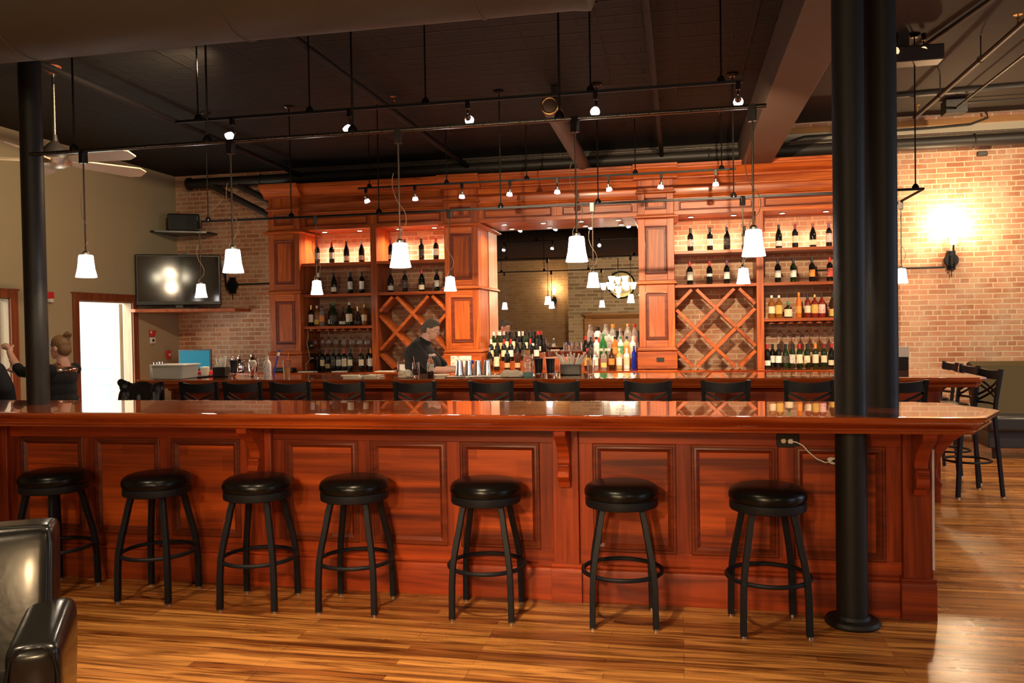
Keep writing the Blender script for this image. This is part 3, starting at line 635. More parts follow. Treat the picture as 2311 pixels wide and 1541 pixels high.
# ================================================================== BACK CABINETS
PX = [(-5.65, -5.19), (-3.09, -2.625), (-.51, -.058), (2.03, 2.49)]
YP = 10.75; YE = 10.84
who = ['leftmost mahogany cabinet pilaster beside the brick and television corner', 'mahogany cabinet pilaster behind the bartender, left of the mirror', 'mahogany cabinet pilaster right of the mirror with small black outlet', 'mahogany cabinet pilaster hidden behind the black columns']
def crown(yf, z0=3.38, dz=.175):
    return [(11.385, z0), (yf, z0), (yf-.02, z0+.012), (yf-.02, z0+.028), (yf-.045, z0+.04), (yf-.09, z0+.075), (yf-.13, z0+.115), (yf-.145, z0+.12), (yf-.145, z0+.14), (yf-.165, z0+.145), (yf-.165, z0+dz), (11.385, z0+dz)]
for (a, b_), lab in zip(PX, who):
    t = empty('cabinet_pilaster', lab, 'pilaster', ((a+b_)/2, YP, .96), group='mahogany pilasters of the back bar'); c = (a+b_)/2
    h = (b_-a)/2
    def P(x0, x1, y0, y1, z0, z1, n, m=WZ, bv=.004, par=None): return MB().box(x0, x1, y0-YP, y1-YP, z0-.96, z1-.96).build(n, m, par or t, bevel=bv)
    P(-h, h, YP+.012, 11.39, .96, 3.38, 'shaft')
    P(-h-.025, h+.025, YP-.035, 11.39, .965, 1.185, 'base_block', WX)
    def band(z, k, n):
        m_ = MB(); pr = [(0, 0), (.018, .004), (.03, .016), (.03, .03), (.014, .036), (.010, .05), (0, .055)]
        rings = []
        vs = []
        for d, dz in pr: vs += [(-h-d*k, -d*k, z+dz-.96), (h+d*k, -d*k, z+dz-.96), (h+d*k, .63, z+dz-.96), (-h-d*k, .63, z+dz-.96)]
        fs = [(3, 2, 1, 0)]
        for i in range(len(pr)-1): fs += [(i*4+j, i*4+(j+1) % 4, i*4+4+(j+1) % 4, i*4+4+j) for j in range(4)]
        e = (len(pr)-1)*4; fs.append((e, e+1, e+2, e+3)); return m_.add(vs, fs).build(n, WX, t)
    band(1.185, 1.0, 'base_moulding'); band(2.04, 1.0, 'belt_moulding'); band(2.88, 1.9, 'cap_moulding'); band(3.20, .9, 'frieze_moulding')
    for (z0, z1, q0, q1) in ((1.24, 2.04, 1.335, 1.94), (2.095, 2.88, 2.175, 2.79), (2.94, 3.20, 2.995, 3.15)):
        P(-h, -h+.085, YP, YP+.02, z0, z1, 'stile'); P(h-.085, h, YP, YP+.02, z0, z1, 'stile')
        P(-h+.085, h-.085, YP, YP+.02, z0, q0, 'rail', WX); P(-h+.085, h-.085, YP, YP+.02, q1, z1, 'rail', WX)
        o = P(-h+.085, h-.085, YP+.006, YP+.018, q0, q1, 'raised_panel')
        ring_frame(MB(), -h+.083, h-.083, q0-.962, q1-.958, [(0, .02), (0, -.006), (.01, -.008), (.02, 0), (.045, -.001), (.045, .02)]).build('panel_edge', FM, o)
    if c > -1 and c < 0: 
        P(-.01, .085, YP-.043, YP-.034, 1.055, 1.11, 'outlet', BLKP, .002)
    MB().prism([(y-YP, z-.96) for y, z in crown(YP)], -h-.05, h+.05, 'x').build('crown', WX, t)
    vs = []
# entablature between the pilasters
gaps = [(-5.19, -3.09), (-2.625, -.51), (-.058, 2.03)]
lab = ['dark mahogany entablature above the two left display bays', 'mahogany entablature with cornice above the mirror', 'orange-lit mahogany entablature above the two right display bays']
for (a, b_), lb in zip(gaps, lab):
    t = empty('cabinet_entablature', lb, 'entablature', (a, YE, 2.9), group='mahogany entablature of the back bar')
    w_ = b_-a
    def P(x0, x1, y0, y1, z0, z1, n, m=WX, bv=.004, par=None): return MB().box(x0, x1, y0-YE, y1-YE, z0-2.9, z1-2.9).build(n, m, par or t, bevel=bv)
    P(0, w_, YE+.01, 11.38, 2.93, 3.38, 'core')
    P(0, w_, YE-.012, YE+.01, 2.93, 2.985, 'bottom_rail'); P(0, w_, YE-.012, YE+.01, 3.105, 3.15, 'top_rail')
    n = 2
    for k in range(n):
        x0 = w_*k/n+.07; x1 = w_*(k+1)/n-.07
        P(w_*k/n, x0, YE-.012, YE+.01, 2.985, 3.105, 'stile', WZ); P(x1, w_*(k+1)/n, YE-.012, YE+.01, 2.985, 3.105, 'stile', WZ)
        o = P(x0, x1, YE, YE+.012, 2.985, 3.105, 'frieze_panel')
        ring_frame(MB(), x0, x1, .085, .205, [(0, .012), (0, -.016), (.012, -.014), (.02, 0), (.02, .012)]).build('panel_edge', FM, o)
    MB().prism([(.0, .25), (-.03, .255), (-.04, .27), (-.025, .285), (-.018, .36), (-.024, .375), (-.045, .385), (-.045, .40), (-.02, .41), (-.01, .48), (.02, .48), (.02, .25)], 0, w_, 'x').build('architrave_moulding', WX, t)
    MB().prism([(y-YE, z-2.9) for y, z in crown(YE-.01)], .05, w_-.05, 'x').build('crown', WX, t)
# dividers
for x0, x1, lb in ((-4.15, -4.075, 'upright mahogany divider between the two left display bays'), (.955, 1.03, 'upright mahogany divider between the two right display bays')):
    t = empty('cabinet_divider', lb, 'divider', (x0, 10.8, .96))
    MB().box(0, x1-x0, 0, .59, 0, 1.97).build('divider_board', WZ, t, bevel=.003)
    MB().box(-.006, x1-x0+.006, -.012, .006, 0, 1.97).build('face_frame', WZ, t, bevel=.003)
# shelves
BAYS = {'first': (-5.19, -4.15), 'second': (-4.075, -3.09), 'third': (-.058, .955), 'fourth': (1.03, 2.03)}
for bn, (a, b_) in BAYS.items():
    for zn, z in (('top', 2.465), ('middle', 2.035), ('glass-rack', 1.585)):
        if zn == 'glass-rack' and bn in ('second', 'third'): continue
        o = MB().box(a+.002, b_-.002, 10.815, 11.38, z-.04, z).build('display_shelf', WX, bevel=.003)
        tag(o, 'mahogany %s shelf of the %s display bay from the left' % (zn, bn), 'shelf', 'display shelves of the back bar')
# lattice wine racks
for (a, b_), lb in ((BAYS['second'], 'diamond lattice wine rack behind the bartender, left of mirror'), (BAYS['third'], 'empty diamond lattice wine rack right of the mirror')):
    t = empty('lattice_wine_rack', lb, 'wine rack', (a, 10.83, .965)); w_ = b_-a; h_ = 1.025
    segs = [((.25, 0), (1, .75)), ((0, .25), (.75, 1)), ((0, .77), (.23, 1)), ((.77, 0), (1, .23))]
    segs = segs+[((1-p[0], p[1]), (1-q[0], q[1])) for p, q in segs]
    for k, (p, q) in enumerate(segs):
        A = Vector((p[0]*w_, 0, (1-p[1])*h_)); B = Vector((q[0]*w_, 0, (1-q[1])*h_)); d = B-A; ln = d.length
        ang = math.atan2(d.z, d.x)
        m_ = MB(); m_.xbox(((A+B)/2+Vector((0, .14+(.0 if k < 4 else .004), 0))), (ln-.055, .28, .042), Matrix.Rotation(-ang, 3, 'Y'))
        m_.build('lattice_board', WX, t, bevel=.003)
# mirror
t = empty('wall_mirror', 'large frameless mirror between the central pilasters reflecting the lounge', 'mirror', (-1.5675, 11.35, .96))
MB().box(-1.05, 1.05, -.005, 0, 0, 1.97).build('mirror_glass', MIRROR, t); MB().box(-1.056, 1.056, 0, .03, 0, 1.97).build('backing', BLKP, t)
# back counter
o = loft_top([(-7.0, 10.36), (2.52, 10.36), (2.52, 11.385), (-7.0, 11.385)], [(.006, .96), (0, .954), (0, .93), (.01, .92), (.02, .92)]).build('back_counter_slab', TOP, smooth=18); tag(o, 'glossy mahogany back counter top under the display bays', 'counter top')
t = empty('back_counter_cabinet', 'mahogany base cabinets under the back counter', 'cabinet', (-2.2, 10.42, 0))
MB().box(-4.7, 4.66, 0, .95, 0, .918).build('carcass', WX, t)
for k in range(10):
    o = MB().box(-4.68+k*.934, -4.68+k*.934+.90, -.02, 0, .1, .88).build('door', WZ, t, bevel=.004)
    MB().tube([(-4.68+k*.934+.8, -.02, .6), (-4.68+k*.934+.8, -.05, .6), (-4.68+k*.934+.8, -.05, .72), (-4.68+k*.934+.8, -.02, .72)], .006, 8).build('handle', NICK, o)
# riser steps for the bottles in front of the mirror
for a, b_, z1, z2, lb in ((-2.56, -1.86, 1.165, 1.065, 'low wooden step riser under the bottles left of the mirror'), (-1.28, -.55, 1.22, 1.09, 'low wooden step riser under the liquor bottles right of the mirror')):
    o = MB().box(a, b_, 11.12, 11.31, .96, z1).box(a, b_, 10.93, 11.12, .96, z2).build('bottle_riser', WX, bevel=.003); tag(o, lb, 'riser')
# stemware racks
for bn in ('first', 'fourth'):
    a, b_ = BAYS[bn]; t = empty('stemware_rack', 'mahogany stemware rack under the lowest shelf of the %s bay' % bn, 'glass rack', (a, 10.86, 1.545))
    for k in range(8):
        x = .10+k*(b_-a-.2)/7.0
        MB().prism([(x-.008, 0), (x-.008, -.018), (x-.035, -.018), (x-.028, -.028), (x+.028, -.028), (x+.035, -.018), (x+.008, -.018), (x+.008, 0)], 0, .4, 'y').build('rail', WY, t)
# black switch boxes on the left pilaster's inner side
for z, lb in ((1.31, 'upper black switch box with pale toggles on left pilaster side'), (1.13, 'lower black switch box with pale toggles on left pilaster side')):
    t = empty('switch_box', lb, 'switch', (-5.165, 11.0, z))
    MB().box(-.02, .02, -.07, .07, -.06, .06).build('plate', BLKP, t, bevel=.003)
    for k in range(3): MB().box(.02, .034, -.05+k*.04, -.04+k*.04, -.01, .012).build('toggle', IVORY, t)
# recessed downlights
def spotl(x, y, z, e, ang=95, col=(1.0, .80, .58)): light('downlight_beam', 'SPOT', (x, y, z), e, col, .03, rot=(0, 0, 0), spot=ang, blend=.9)
for k, (x, lb) in enumerate([(-4.95, 'first bay, left one'), (-4.42, 'first bay, right one'), (-3.84, 'second bay, left one'), (-3.32, 'second bay, right one'), (-2.33, 'mirror bay, leftmost'), (-1.79, 'mirror bay, second from left'), (-1.28, 'mirror bay, third from left'), (-.78, 'mirror bay, rightmost'), (.16, 'third bay, left one'), (.70, 'third bay, right one'), (1.30, 'fourth bay, left one'), (1.83, 'fourth bay, right one')]):
    t = empty('recessed_downlight', 'small glowing downlight in cabinet soffit above '+lb, 'downlight', (x, 11.08, 2.93), group='glowing downlights in the cabinet soffit')
    MB().lathe([(.034, 0), (.046, -.002), (.046, -.008), (.034, -.01), (.034, 0)], 24).build('trim_ring', NICK, t)
    MB().lathe([(0, -.003), (.034, -.003), (.034, -.006), (0, -.006)], 24).build('lamp_face', PUCK, t)
    spotl(x, 11.08, 2.915, 62 if 4 <= k < 8 else (58 if k < 4 else 40), 150)

# ================================================================== PENDANTS AND TRACKS
def track(name, lab, pts, r=.011):
    t = empty(name, lab, 'track', pts[0])
    P = [Vector(p)-Vector(pts[0]) for p in pts]
    near = 'front bar' in lab
    MB().tube(P, 1, sq=(.022, .026)).build('rail', TRACKM if near else BLACK, t, bevel=.002)
    if near: MB().tube([p+Vector((0, -.0145, -.004)) for p in P], .002, 6).build('chrome_strip', NICK, t)
    return t
def hang(t, x, y, z0, z1, hid=True):
    o = t.location
    MB().tube([(x-o.x, y-o.y, z0-o.z), (x-o.x, y-o.y, z1-o.z)], .0065, 8).build('hanger_rod', TRACKM, t)
    MB().lathe([(0, -.012), (.03, -.012), (.03, .012), (.018, .03), (.006, .04), (0, .04)], 14, (x-o.x, y-o.y, z0-o.z)).build('hanger_foot', TRACKM, t)
    MB().lathe([(0, 0), (.055, 0), (.055, -.012), (.03, -.03), (0, -.03)], 18, (x-o.x, y-o.y, z1-o.z)).build('ceiling_canopy', TRACKM, t)
YT1, YT2, ZT = 4.75, 8.15, 2.73
t = track('pendant_track', 'black and chrome pendant track over the front bar', [(-4.25, YT1, ZT), (.48, YT1, ZT)])
for x in (-3.854, -2.896, -1.927, -.663): hang(t, x, YT1, ZT+.012, CZ)
t = track('pendant_track', 'black pendant track over the main bar, turning back at right', [(-5.15, YT2, ZT), (2.19, YT2, ZT), (2.19, 10.2, ZT)])
for x in (-4.985, -4.014, -3.035, -1.746, -.769, .517): hang(t, x, YT2, ZT+.012, CZ)
hang(t, 2.12, YT2, ZT+.012, CR); hang(t, 2.19, 9.5, ZT+.012, CR)
t = track('spotlight_track', 'thin spotlight track high behind the front pendants', [(-4.0, 6.1, 3.25), (.46, 6.1, 3.25)])
for x in (-3.80, -2.83, -1.88, -.62, .31): hang(t, x, 6.1, 3.262, CZ)
t = track('spotlight_track', 'spotlight track just before the cabinet cornice', [(-3.80, 9.5, 3.24), (.63, 9.5, 3.24)])
for x in (-3.654, -2.686, -1.722, -.471, .478): hang(t, x, 9.5, 3.252, CZ)

shp = [(.018, 0), (.040, -.003), (.044, -.010), (.047, -.045), (.052, -.09), (.060, -.126), (.0645, -.146), (.0615, -.147), (.057, -.126), (.049, -.086), (.043, -.03), (.036, -.008)]
def pendant():
    t = empty('pendant_light', '', 'pendant light')
    MB().box(-.022, .022, -.02, .02, -.075, .015).build('track_adapter', TRACKM, t, bevel=.003)
    MB().tube([(0, 0, -.07), (0, 0, -.665)], .0055, 10).build('stem', mat('bronze_stem', (.10, .08, .065), .3, metal=.9), t)
    P = [(-.032, .008, -.25), (-.040, .005, -.29), (-.036, .0, -.35), (-.010, -.010, -.42), (.028, -.010, -.475), (.040, 0, -.53), (.026, 0, -.58), (-.014, 0, -.62), (-.024, 0, -.645), (-.022, 0, -.668)]
    n = []
    for i in range(len(P)-1):
        for k in range(3):
            a, b_, c, d = [Vector(P[max(0, min(len(P)-1, i+q))]) for q in (-1, 0, 1, 2)]; u = k/3
            n.append(.5*((2*b_)+(c-a)*u+(2*a-5*b_+4*c-d)*u*u+(3*b_-a-3*c+d)*u**3))
    MB().tube(n+[Vector(P[-1])], .0024, 6).build('cord', mat('clear_brown_cord', (.30, .22, .15), .35), t)
    MB().lathe([(0, -.645), (.012, -.645), (.022, -.655), (.022, -.672), (0, -.672)], 16).build('socket_cap', NICK, t)
    o = MB(); o.open = True; o.lathe([(r, z-.668) for r, z in shp], 36).build('glass_shade', SHADE, t)
    return t
pd = pendant()
FP = [(-3.79, 'leftmost'), (-2.74, 'second from left'), (-1.64, 'middle'), (-.575, 'fourth from left'), (.405, 'rightmost')]
allp = [(x, YT1, 'glowing glass pendant over the front bar, %s of five' % lb, 'glass pendants over the front bar') for x, lb in FP]
allp += [(x, YT2, 'glowing glass pendant over the main bar, %s' % lb, 'glass pendants over the main bar') for x, lb in [(-5.09, 'in front of the television'), (-3.742, 'before first display bay'), (-2.286, 'just left of the mirror'), (-.828, 'before the mirror'), (.598, 'before the third display bay')]]
allp += [(2.19, 8.95, 'glowing glass pendant peeking out right of the black columns', 'glass pendants over the main bar')]
for i, (x, y, lb, g) in enumerate(allp):
    o = pd if i == 0 else copy_tree(pd)
    o.location = (x, y, ZT-.005); o['label'] = lb; o['group'] = g; o.rotation_euler = (0, 0, random.uniform(-.4, .4))
    light('pendant_bulb', 'POINT', (x, y, ZT-.785), 14.0 if y < 6 else 26.0, WARMW, .02)

def spot_head():
    t = empty('spot_lamp', '', 'spotlight')
    MB().box(-.016, .016, -.016, .016, -.05, .012).build('adapter', TRACKM, t, bevel=.002)
    MB().tube([(0, 0, -.05), (0, 0, -.085)], .005, 8).build('stem', TRACKM, t)
    o = MB().lathe([(0, .03), (.014, .03), (.018, .02), (.02, 0), (.024, -.006), (.018, -.01), (0, -.01)], 20).build('lamp_housing', NICK, t, loc=(0, 0, -.115))
    mb = MB(); mb.open = True; mb.lathe([(.020, -.008), (.030, -.026), (.035, -.05), (.031, -.051), (.026, -.028), (.018, -.012)], 20).build('reflector_glass', REFL, o)
    MB().lathe([(0, -.044), (.026, -.044), (.030, -.049), (0, -.052)], 18).build('lamp_face', BULB, o)
    return t
sh = spot_head(); first = True
S1 = [(-3.50, 'leftmost on the high spotlight track', (-.5, -1)), (-2.50, 'second on the high spotlight track', (-.3, -.5)), (-1.55, 'third on the high spotlight track', (.1, 5.0)), (-.585, 'glaring toward camera on the high spotlight track', (-.0, -1.2)), (.425, 'rightmost on the high spotlight track', (.55, 6.0))]
S2 = [(-3.70, 'leftmost'), (-3.08, 'second from left'), (-2.50, 'third from left'), (-1.925, 'fourth from left'), (-1.365, 'fifth from left'), (-.777, 'sixth from left'), (-.185, 'seventh from left'), (.41, 'rightmost')]
jobs = [(x, 6.1, 3.24, 'small lit spotlight, '+lb, 'spotlights on the high track', d) for x, lb, d in S1]
jobs += [(x, 9.5, 3.23, 'small lit spotlight, %s on the track before the cornice' % lb, 'spotlights before the cabinet cornice', (random.uniform(-.3, .3), .55)) for x, lb in S2]
for i, (x, y, z, lb, g, d) in enumerate(jobs):
    o = sh if i == 0 else copy_tree(sh)
    o.location = (x, y, z); o['label'] = lb; o['group'] = g
    hd = [c for c in o.children if c.name.startswith('lamp_housing')][0]
    v = Vector((d[0], d[1], -1)).normalized(); hd.rotation_euler = v.to_track_quat('-Z', 'Y').to_euler()
    P0 = Vector((x, y, z-.115))+v*.07
    light('spot_beam', 'SPOT', P0, ((60, 60, 420, 80, 750)+(40, 80, 130, 160, 60, 40, 60, 170))[i], WARMW, .02, spot=64, blend=.9, target=P0+v)
# three ceiling spot heads near the columns, beyond the beam
for i, (x, y, lb) in enumerate(((1.93, 8.02, 'small ceiling spot right beside the rear column'), (2.17, 8.05, 'small ceiling spot above the right pendant rod'))):
    o = copy_tree(sh); o.location = (x, y, 4.09); o['label'] = lb; o['group'] = 'ceiling spots right of the columns'
    hd = [c for c in o.children if c.name.startswith('lamp_housing')][0]; hd.rotation_euler = (math.radians(-45), 0, math.radians(-20))
    for c in list(hd.children): c.data = c.data.copy(); c.data.materials[0] = DIM
for x, y, z, lb in ((-.55, 4.62, 2.79, ''),):
    pass

# ------------------------------------------------------------------ wall sconces
def sconce(x, y, z, lit, lb, rot=0, dx=0):
    t = empty('wall_sconce', lb, 'wall light', (x, y, z), rot)
    MB().box(-.05, .05, -.035, 0, -.12, .12).prism([(-.08, -.03), (-.05, -.07), (.05, -.07), (.08, -.03), (.08, .03), (.05, .07), (-.05, .07), (-.08, .03)], -.05, -.0, 'y').build('back_plate', BLACK, t, bevel=.004)
    MB().tube([(0, -.03, -.05), (.0, -.10, -.10), (dx*.3, -.15, -.04), (dx*.7, -.14, .06), (dx, -.11, .13), (dx, -.12, .19)], .012, 8).build('arm', BLACK, t)
    MB().tube([(0, -.03, -.1), (0, -.03, -.21)], .006, 6).build('finial', BLACK, t)
    mb = MB(); mb.open = True
    mb.lathe([(.0, 0), (.035, 0), (.042, .03), (.055, .12), (.068, .17), (.064, .17), (.05, .12), (.037, .03)], 28, (dx, -.12, .19)).build('glass_cup', SHADEW if lit else SHADEOFF, t)
    return t
sconce(3.37, 11.39, 2.28, True, 'glowing amber wall sconce with black arm on the right brick wall')
light('sconce_bulb', 'POINT', (3.37, 11.22, 2.74), 62, (1.0, .72, .40), .05)
sconce(-6.575, 11.39, 2.22, False, 'unlit wall sconce with white glass cup beside the television', dx=-.065)
tag(MB().tube([(1.7, 11.385, 2.20), (3.3, 11.385, 2.20)], .012, 8).build('sconce_conduit', PIPEM), 'dark conduit running left from the glowing sconce', 'conduit')
tag(MB().tube([(-6.52, 11.385, 2.235), (-5.6, 11.385, 2.235)], .014, 8).build('sconce_conduit', PIPEM), 'dark conduit between the unlit sconce and cabinet', 'conduit')
o = MB().box(3.68, 3.80, 11.36, 11.40, 3.575, 3.63).build('wall_vent', PIPEM, bevel=.008); tag(o, 'small dark oblong plate high on the right brick wall', 'plate')

# ================================================================== TELEVISION CORNER
t = empty('television', 'wide flat black television angled in the corner on a wooden shelf', 'television', (-6.985, 10.635, 1.87), math.radians(29.3)); t.rotation_euler.x = math.radians(1.0)
MB().box(-.565, .565, -.03, .03, .045, .765).build('housing', BLKP, t, bevel=.012)
MB().box(-.535, .535, -.034, -.029, .10, .738).build('screen', TVS, t)
MB().box(-.25, .25, -.10, .10, 0, .014).box(-.05, .05, -.02, .02, .01, .06).build('stand', BLKP, t, bevel=.004)
MB().box(-.07, .0, -.02, .0, .765, .79).box(.04, .11, -.02, .0, .765, .785).build('sensor_bar', BLKP, t)
o = MB().prism([(-7.51, 10.25), (-7.40, 10.22), (-6.30, 10.95), (-6.30, 11.395), (-7.51, 11.395)], 1.82, 1.865).build('corner_shelf', WX, bevel=.003); tag(o, 'brown wooden corner shelf under the television', 'shelf')
o = MB().prism([(-7.51, 10.75), (-7.42, 10.72), (-6.82, 11.1), (-6.82, 11.395), (-7.51, 11.395)], 2.985, 3.01).build('speaker_shelf', BLKP); tag(o, 'black corner shelf under the loudspeaker above the television', 'shelf')
t = empty('loudspeaker', 'black loudspeaker on a corner shelf above the television', 'speaker', (-7.16, 11.1, 3.011), math.radians(28))
MB().box(-.24, .20, -.12, .12, 0, .26).build('cabinet', BLKP, t, bevel=.02); MB().box(-.21, .17, -.128, -.115, .02, .24).build('grille', BLACK, t)
P = [(-6.95, 11.2, 3.27), (-6.8, 11.25, 3.34), (-6.65, 11.28, 3.5), (-6.6, 11.3, 3.7), (-6.68, 11.3, 3.88)]
tag(MB().tube(P, .004, 6).build('speaker_cable', IVORY), 'thin pale cable hanging down to the loudspeaker', 'cable')
t = empty('wall_thermostat', 'white thermostat with red tag above it beside the doorway', 'thermostat', (-7.505, 10.725, 1.42))
MB().box(0, .025, -.055, .055, -.045, .045).build('housing', WHITE, t, bevel=.006); MB().box(.025, .028, -.022, .022, -.02, .018).build('display', BLKP, t)
o = MB().prism([(-.06, .055), (.06, .055), (.10, .14), (-.06, .15)], 0, .012, 'x').build('red_tag', RED, t)
MB().box(.012, .014, -.045, -.01, .10, .135).build('tag_print', WHITE, t)
t = empty('fire_alarm_pull', 'small red fire alarm pull with white mark near the back corner', 'fire alarm', (-7.505, 11.10, 1.20))
MB().box(0, .03, -.045, .045, -.06, .06).build('housing', RED, t, bevel=.005); MB().box(.03, .034, -.022, .022, -.02, .018).build('handle', WHITE, t)
t = empty('alarm_strobe', 'small red and white alarm strobe high behind the left column', 'alarm', (-7.505, 8.74, 1.98))
MB().box(0, .04, -.05, .05, -.01, .07).build('housing', RED, t, bevel=.005); MB().box(.0, .05, -.03, .03, -.055, -.012).build('strobe_lens', WHITE, t, bevel=.006)

# ================================================================== LOUNGE BEHIND THE CAMERA (seen in the mirror)
S('chimney', BRICKY, (-3.80, 2.2, YF, -6.0, 0, 4.13))
t = empty('fireplace_mantel', 'wooden fireplace mantel on the pale brick chimney, seen in mirror', 'mantel', (-1.95, -6.0, 0))
MB().box(-1.30, 1.30, 0, .34, 1.85, 1.93).prism([(0, 1.85), (.30, 1.85), (.26, 1.80), (.2, 1.76), (.14, 1.73), (0, 1.73)], -1.24, 1.24, 'x').build('shelf', MANT, t, bevel=.005)
MB().box(-1.15, 1.15, 0, .12, 1.30, 1.73).build('frieze', MANT, t); 
for s_ in (-1, 1): MB().box(s_*1.15-.13, s_*1.15+.13, 0, .16, 0, 1.75).build('leg', MANT, t, bevel=.005)
MB().box(-.9, .9, 0, .02, 0, 1.30).build('firebox', BLKP, t)
t = empty('round_wall_clock', 'round mirror with dark rim above the mantel, seen in mirror', 'round mirror', (-1.95, -5.99, 2.88))
MB().torus(.45, .028, (0, .02, 0), 48, 8, Matrix.Rotation(PI/2, 3, 'X')).build('rim', BLACK, t); MB().lathe([(0, 0), (.44, 0), (.44, .015), (0, .015)], 40).build('disc', mat('gilt_disc', (.55, .40, .16), .3, metal=.6), t, rot=(-PI/2, 0, 0))
sconce(-4.34, -6.39, 2.42, True, 'glowing sconce on the brown brick wall, seen in mirror', PI)
light('sconce_bulb', 'POINT', (-4.34, -6.2, 2.78), 30, (1.0, .70, .36), .05)
CHX, CHY, CHZ = -1.70, -1.0, 2.60
t = empty('lounge_chandelier', 'glowing chandelier of white glass cups seen reflected in the mirror', 'chandelier', (CHX, CHY, CHZ))
MB().tube([(0, 0, -.18), (0, 0, CZ-CHZ)], .014, 10).lathe([(0, CZ-CHZ-.04), (.07, CZ-CHZ-.02), (.07, CZ-CHZ), (0, CZ-CHZ)], 18).build('stem', BLACK, t)
cup = MB(); cup.open = True
cup.lathe([(.0, 0), (.045, 0), (.058, .03), (.080, .13), (.098, .19), (.092, .19), (.074, .13), (.05, .03)], 24); cupm = cup.mesh('chandelier_cup')
for k in range(9):
    r_, z_, a = (.42, -.08, 2*PI*k/6) if k < 6 else (.22, .10, 2*PI*(k-6)/3+.4)
    MB().tube([(0, 0, z_-.06), (r_*.5*math.cos(a), r_*.5*math.sin(a), z_-.09), (r_*math.cos(a), r_*math.sin(a), z_)], .009, 8).build('arm', BLACK, t)
    inst(cupm, 'glass_cup', SHADEC, (r_*math.cos(a), r_*math.sin(a), z_), t)
inst(cupm, 'glass_cup', SHADEC, (0, 0, -.19), t)
light('chandelier_glow', 'POINT', (CHX, CHY, CHZ+.12), 120, (1.0, .76, .48), .05)
light('chandelier_glow', 'POINT', (CHX, CHY, CHZ-.26), 70, (1.0, .76, .48), .05)
# bare fill light added farther right in the lounge, no chandelier, outside the frame
light('lounge_fill_light', 'POINT', (2.6, -1.2, 2.9), 90, (1.0, .76, .48), .08)

# ================================================================== BOOTH AT RIGHT
t = empty('booth_sofa', 'olive-backed booth sofa with dark seat against the right brick wall', 'sofa', (3.3, 9.95, 0))
MB().prism([(.18, .36), (.42, .30), (.62, .98), (.60, 1.03), (.52, 1.05), (.44, 1.0), (.26, .50)], -.02, 3.2, 'x').build('backrest', LEATHO, t, bevel=.02)
MB().box(-.02, 3.2, -.10, .40, .30, .47).build('seat', LEATHD, t, bevel=.035)
MB().box(.0, 3.18, -.05, .5, .12, .31).build('base', LEATHD, t, bevel=.01)
for x in (.08, 3.1): MB().tube([(x, 0, .13), (x, 0, 0)], [.035, .025], 12).build('foot', BLKP, t)

# ================================================================== ARMCHAIR
def soft(mb, name, m, parent, sub=2, bev=.05, seg=3):
    o = mb.build(name, m, parent, smooth=180)
    b = o.modifiers.new('bevel', 'BEVEL'); b.width = bev; b.segments = seg; b.limit_method = 'ANGLE'
    s_ = o.modifiers.new('subsurf', 'SUBSURF'); s_.levels = sub; s_.render_levels = sub
    return o
t = empty('leather_armchair', 'glossy black leather armchair cut off at the bottom left corner', 'armchair', (-2.525, 2.32, 0), math.radians(32))
bk = MB().add([(-.46, -.16, .26), (.40, -.16, .26), (.40, .06, .26), (-.46, .06, .26), (-.47, -.10, .58), (.41, -.10, .58), (.41, .13, .58), (-.47, .13, .58), (-.47, -.045, .875), (.415, -.045, .885), (.415, .14, .885), (-.47, .14, .875)],
              [(3, 2, 1, 0), (0, 1, 5, 4), (1, 2, 6, 5), (2, 3, 7, 6), (3, 0, 4, 7), (4, 5, 9, 8), (5, 6, 10, 9), (6, 7, 11, 10), (7, 4, 8, 11), (8, 9, 10, 11)])
bk_ = soft(bk, 'backrest', LEATH, t, bev=.042)
MB().tube([(.40, -.145, .34), (.405, -.105, .56), (.406, -.058, .82), (.395, -.045, .862), (.37, -.04, .878), (.1, -.04, .890), (-.42, -.04, .882)], .0028, 6).build('piping', SHIRT, bk_)
for x0 in (.325, -.49):
    a = MB().add([(x0+.005, -.43, .12), (x0+.145, -.43, .12), (x0+.145, -.03, .12), (x0+.005, -.03, .12), (x0-.005, -.44, .47), (x0+.16, -.44, .47), (x0+.16, -.03, .50), (x0-.005, -.03, .50), (x0-.005, -.44, .595), (x0+.16, -.44, .595), (x0+.16, -.03, .635), (x0-.005, -.03, .635)],
                 [(3, 2, 1, 0), (0, 1, 5, 4), (1, 2, 6, 5), (2, 3, 7, 6), (3, 0, 4, 7), (4, 5, 9, 8), (5, 6, 10, 9), (6, 7, 11, 10), (7, 4, 8, 11), (8, 9, 10, 11)])
    o = soft(a, 'armrest', LEATH, t, bev=.045)
    P = [(x0+.012, -.425, .16), (x0+.008, -.43, .50), (x0+.02, -.43, .56), (x0+.05, -.43, .585), (x0+.105, -.43, .585), (x0+.135, -.43, .56), (x0+.147, -.43, .50), (x0+.140, -.425, .16)]
    MB().tube(P, .006, 6).build('piping', VINYL, o)
soft(MB().box(-.33, .325, -.42, -.10, .24, .43), 'seat_cushion', LEATH, t, bev=.05)
MB().box(-.44, .44, -.38, .03, .09, .24).build('base', LEATH, t, bevel=.01)
for x in (-.42, .42):
    for y in (-.36, .0): MB().tube([(x, y, .09), (x, y, 0)], [.025, .018], 12).build('leg', BLKP, t)

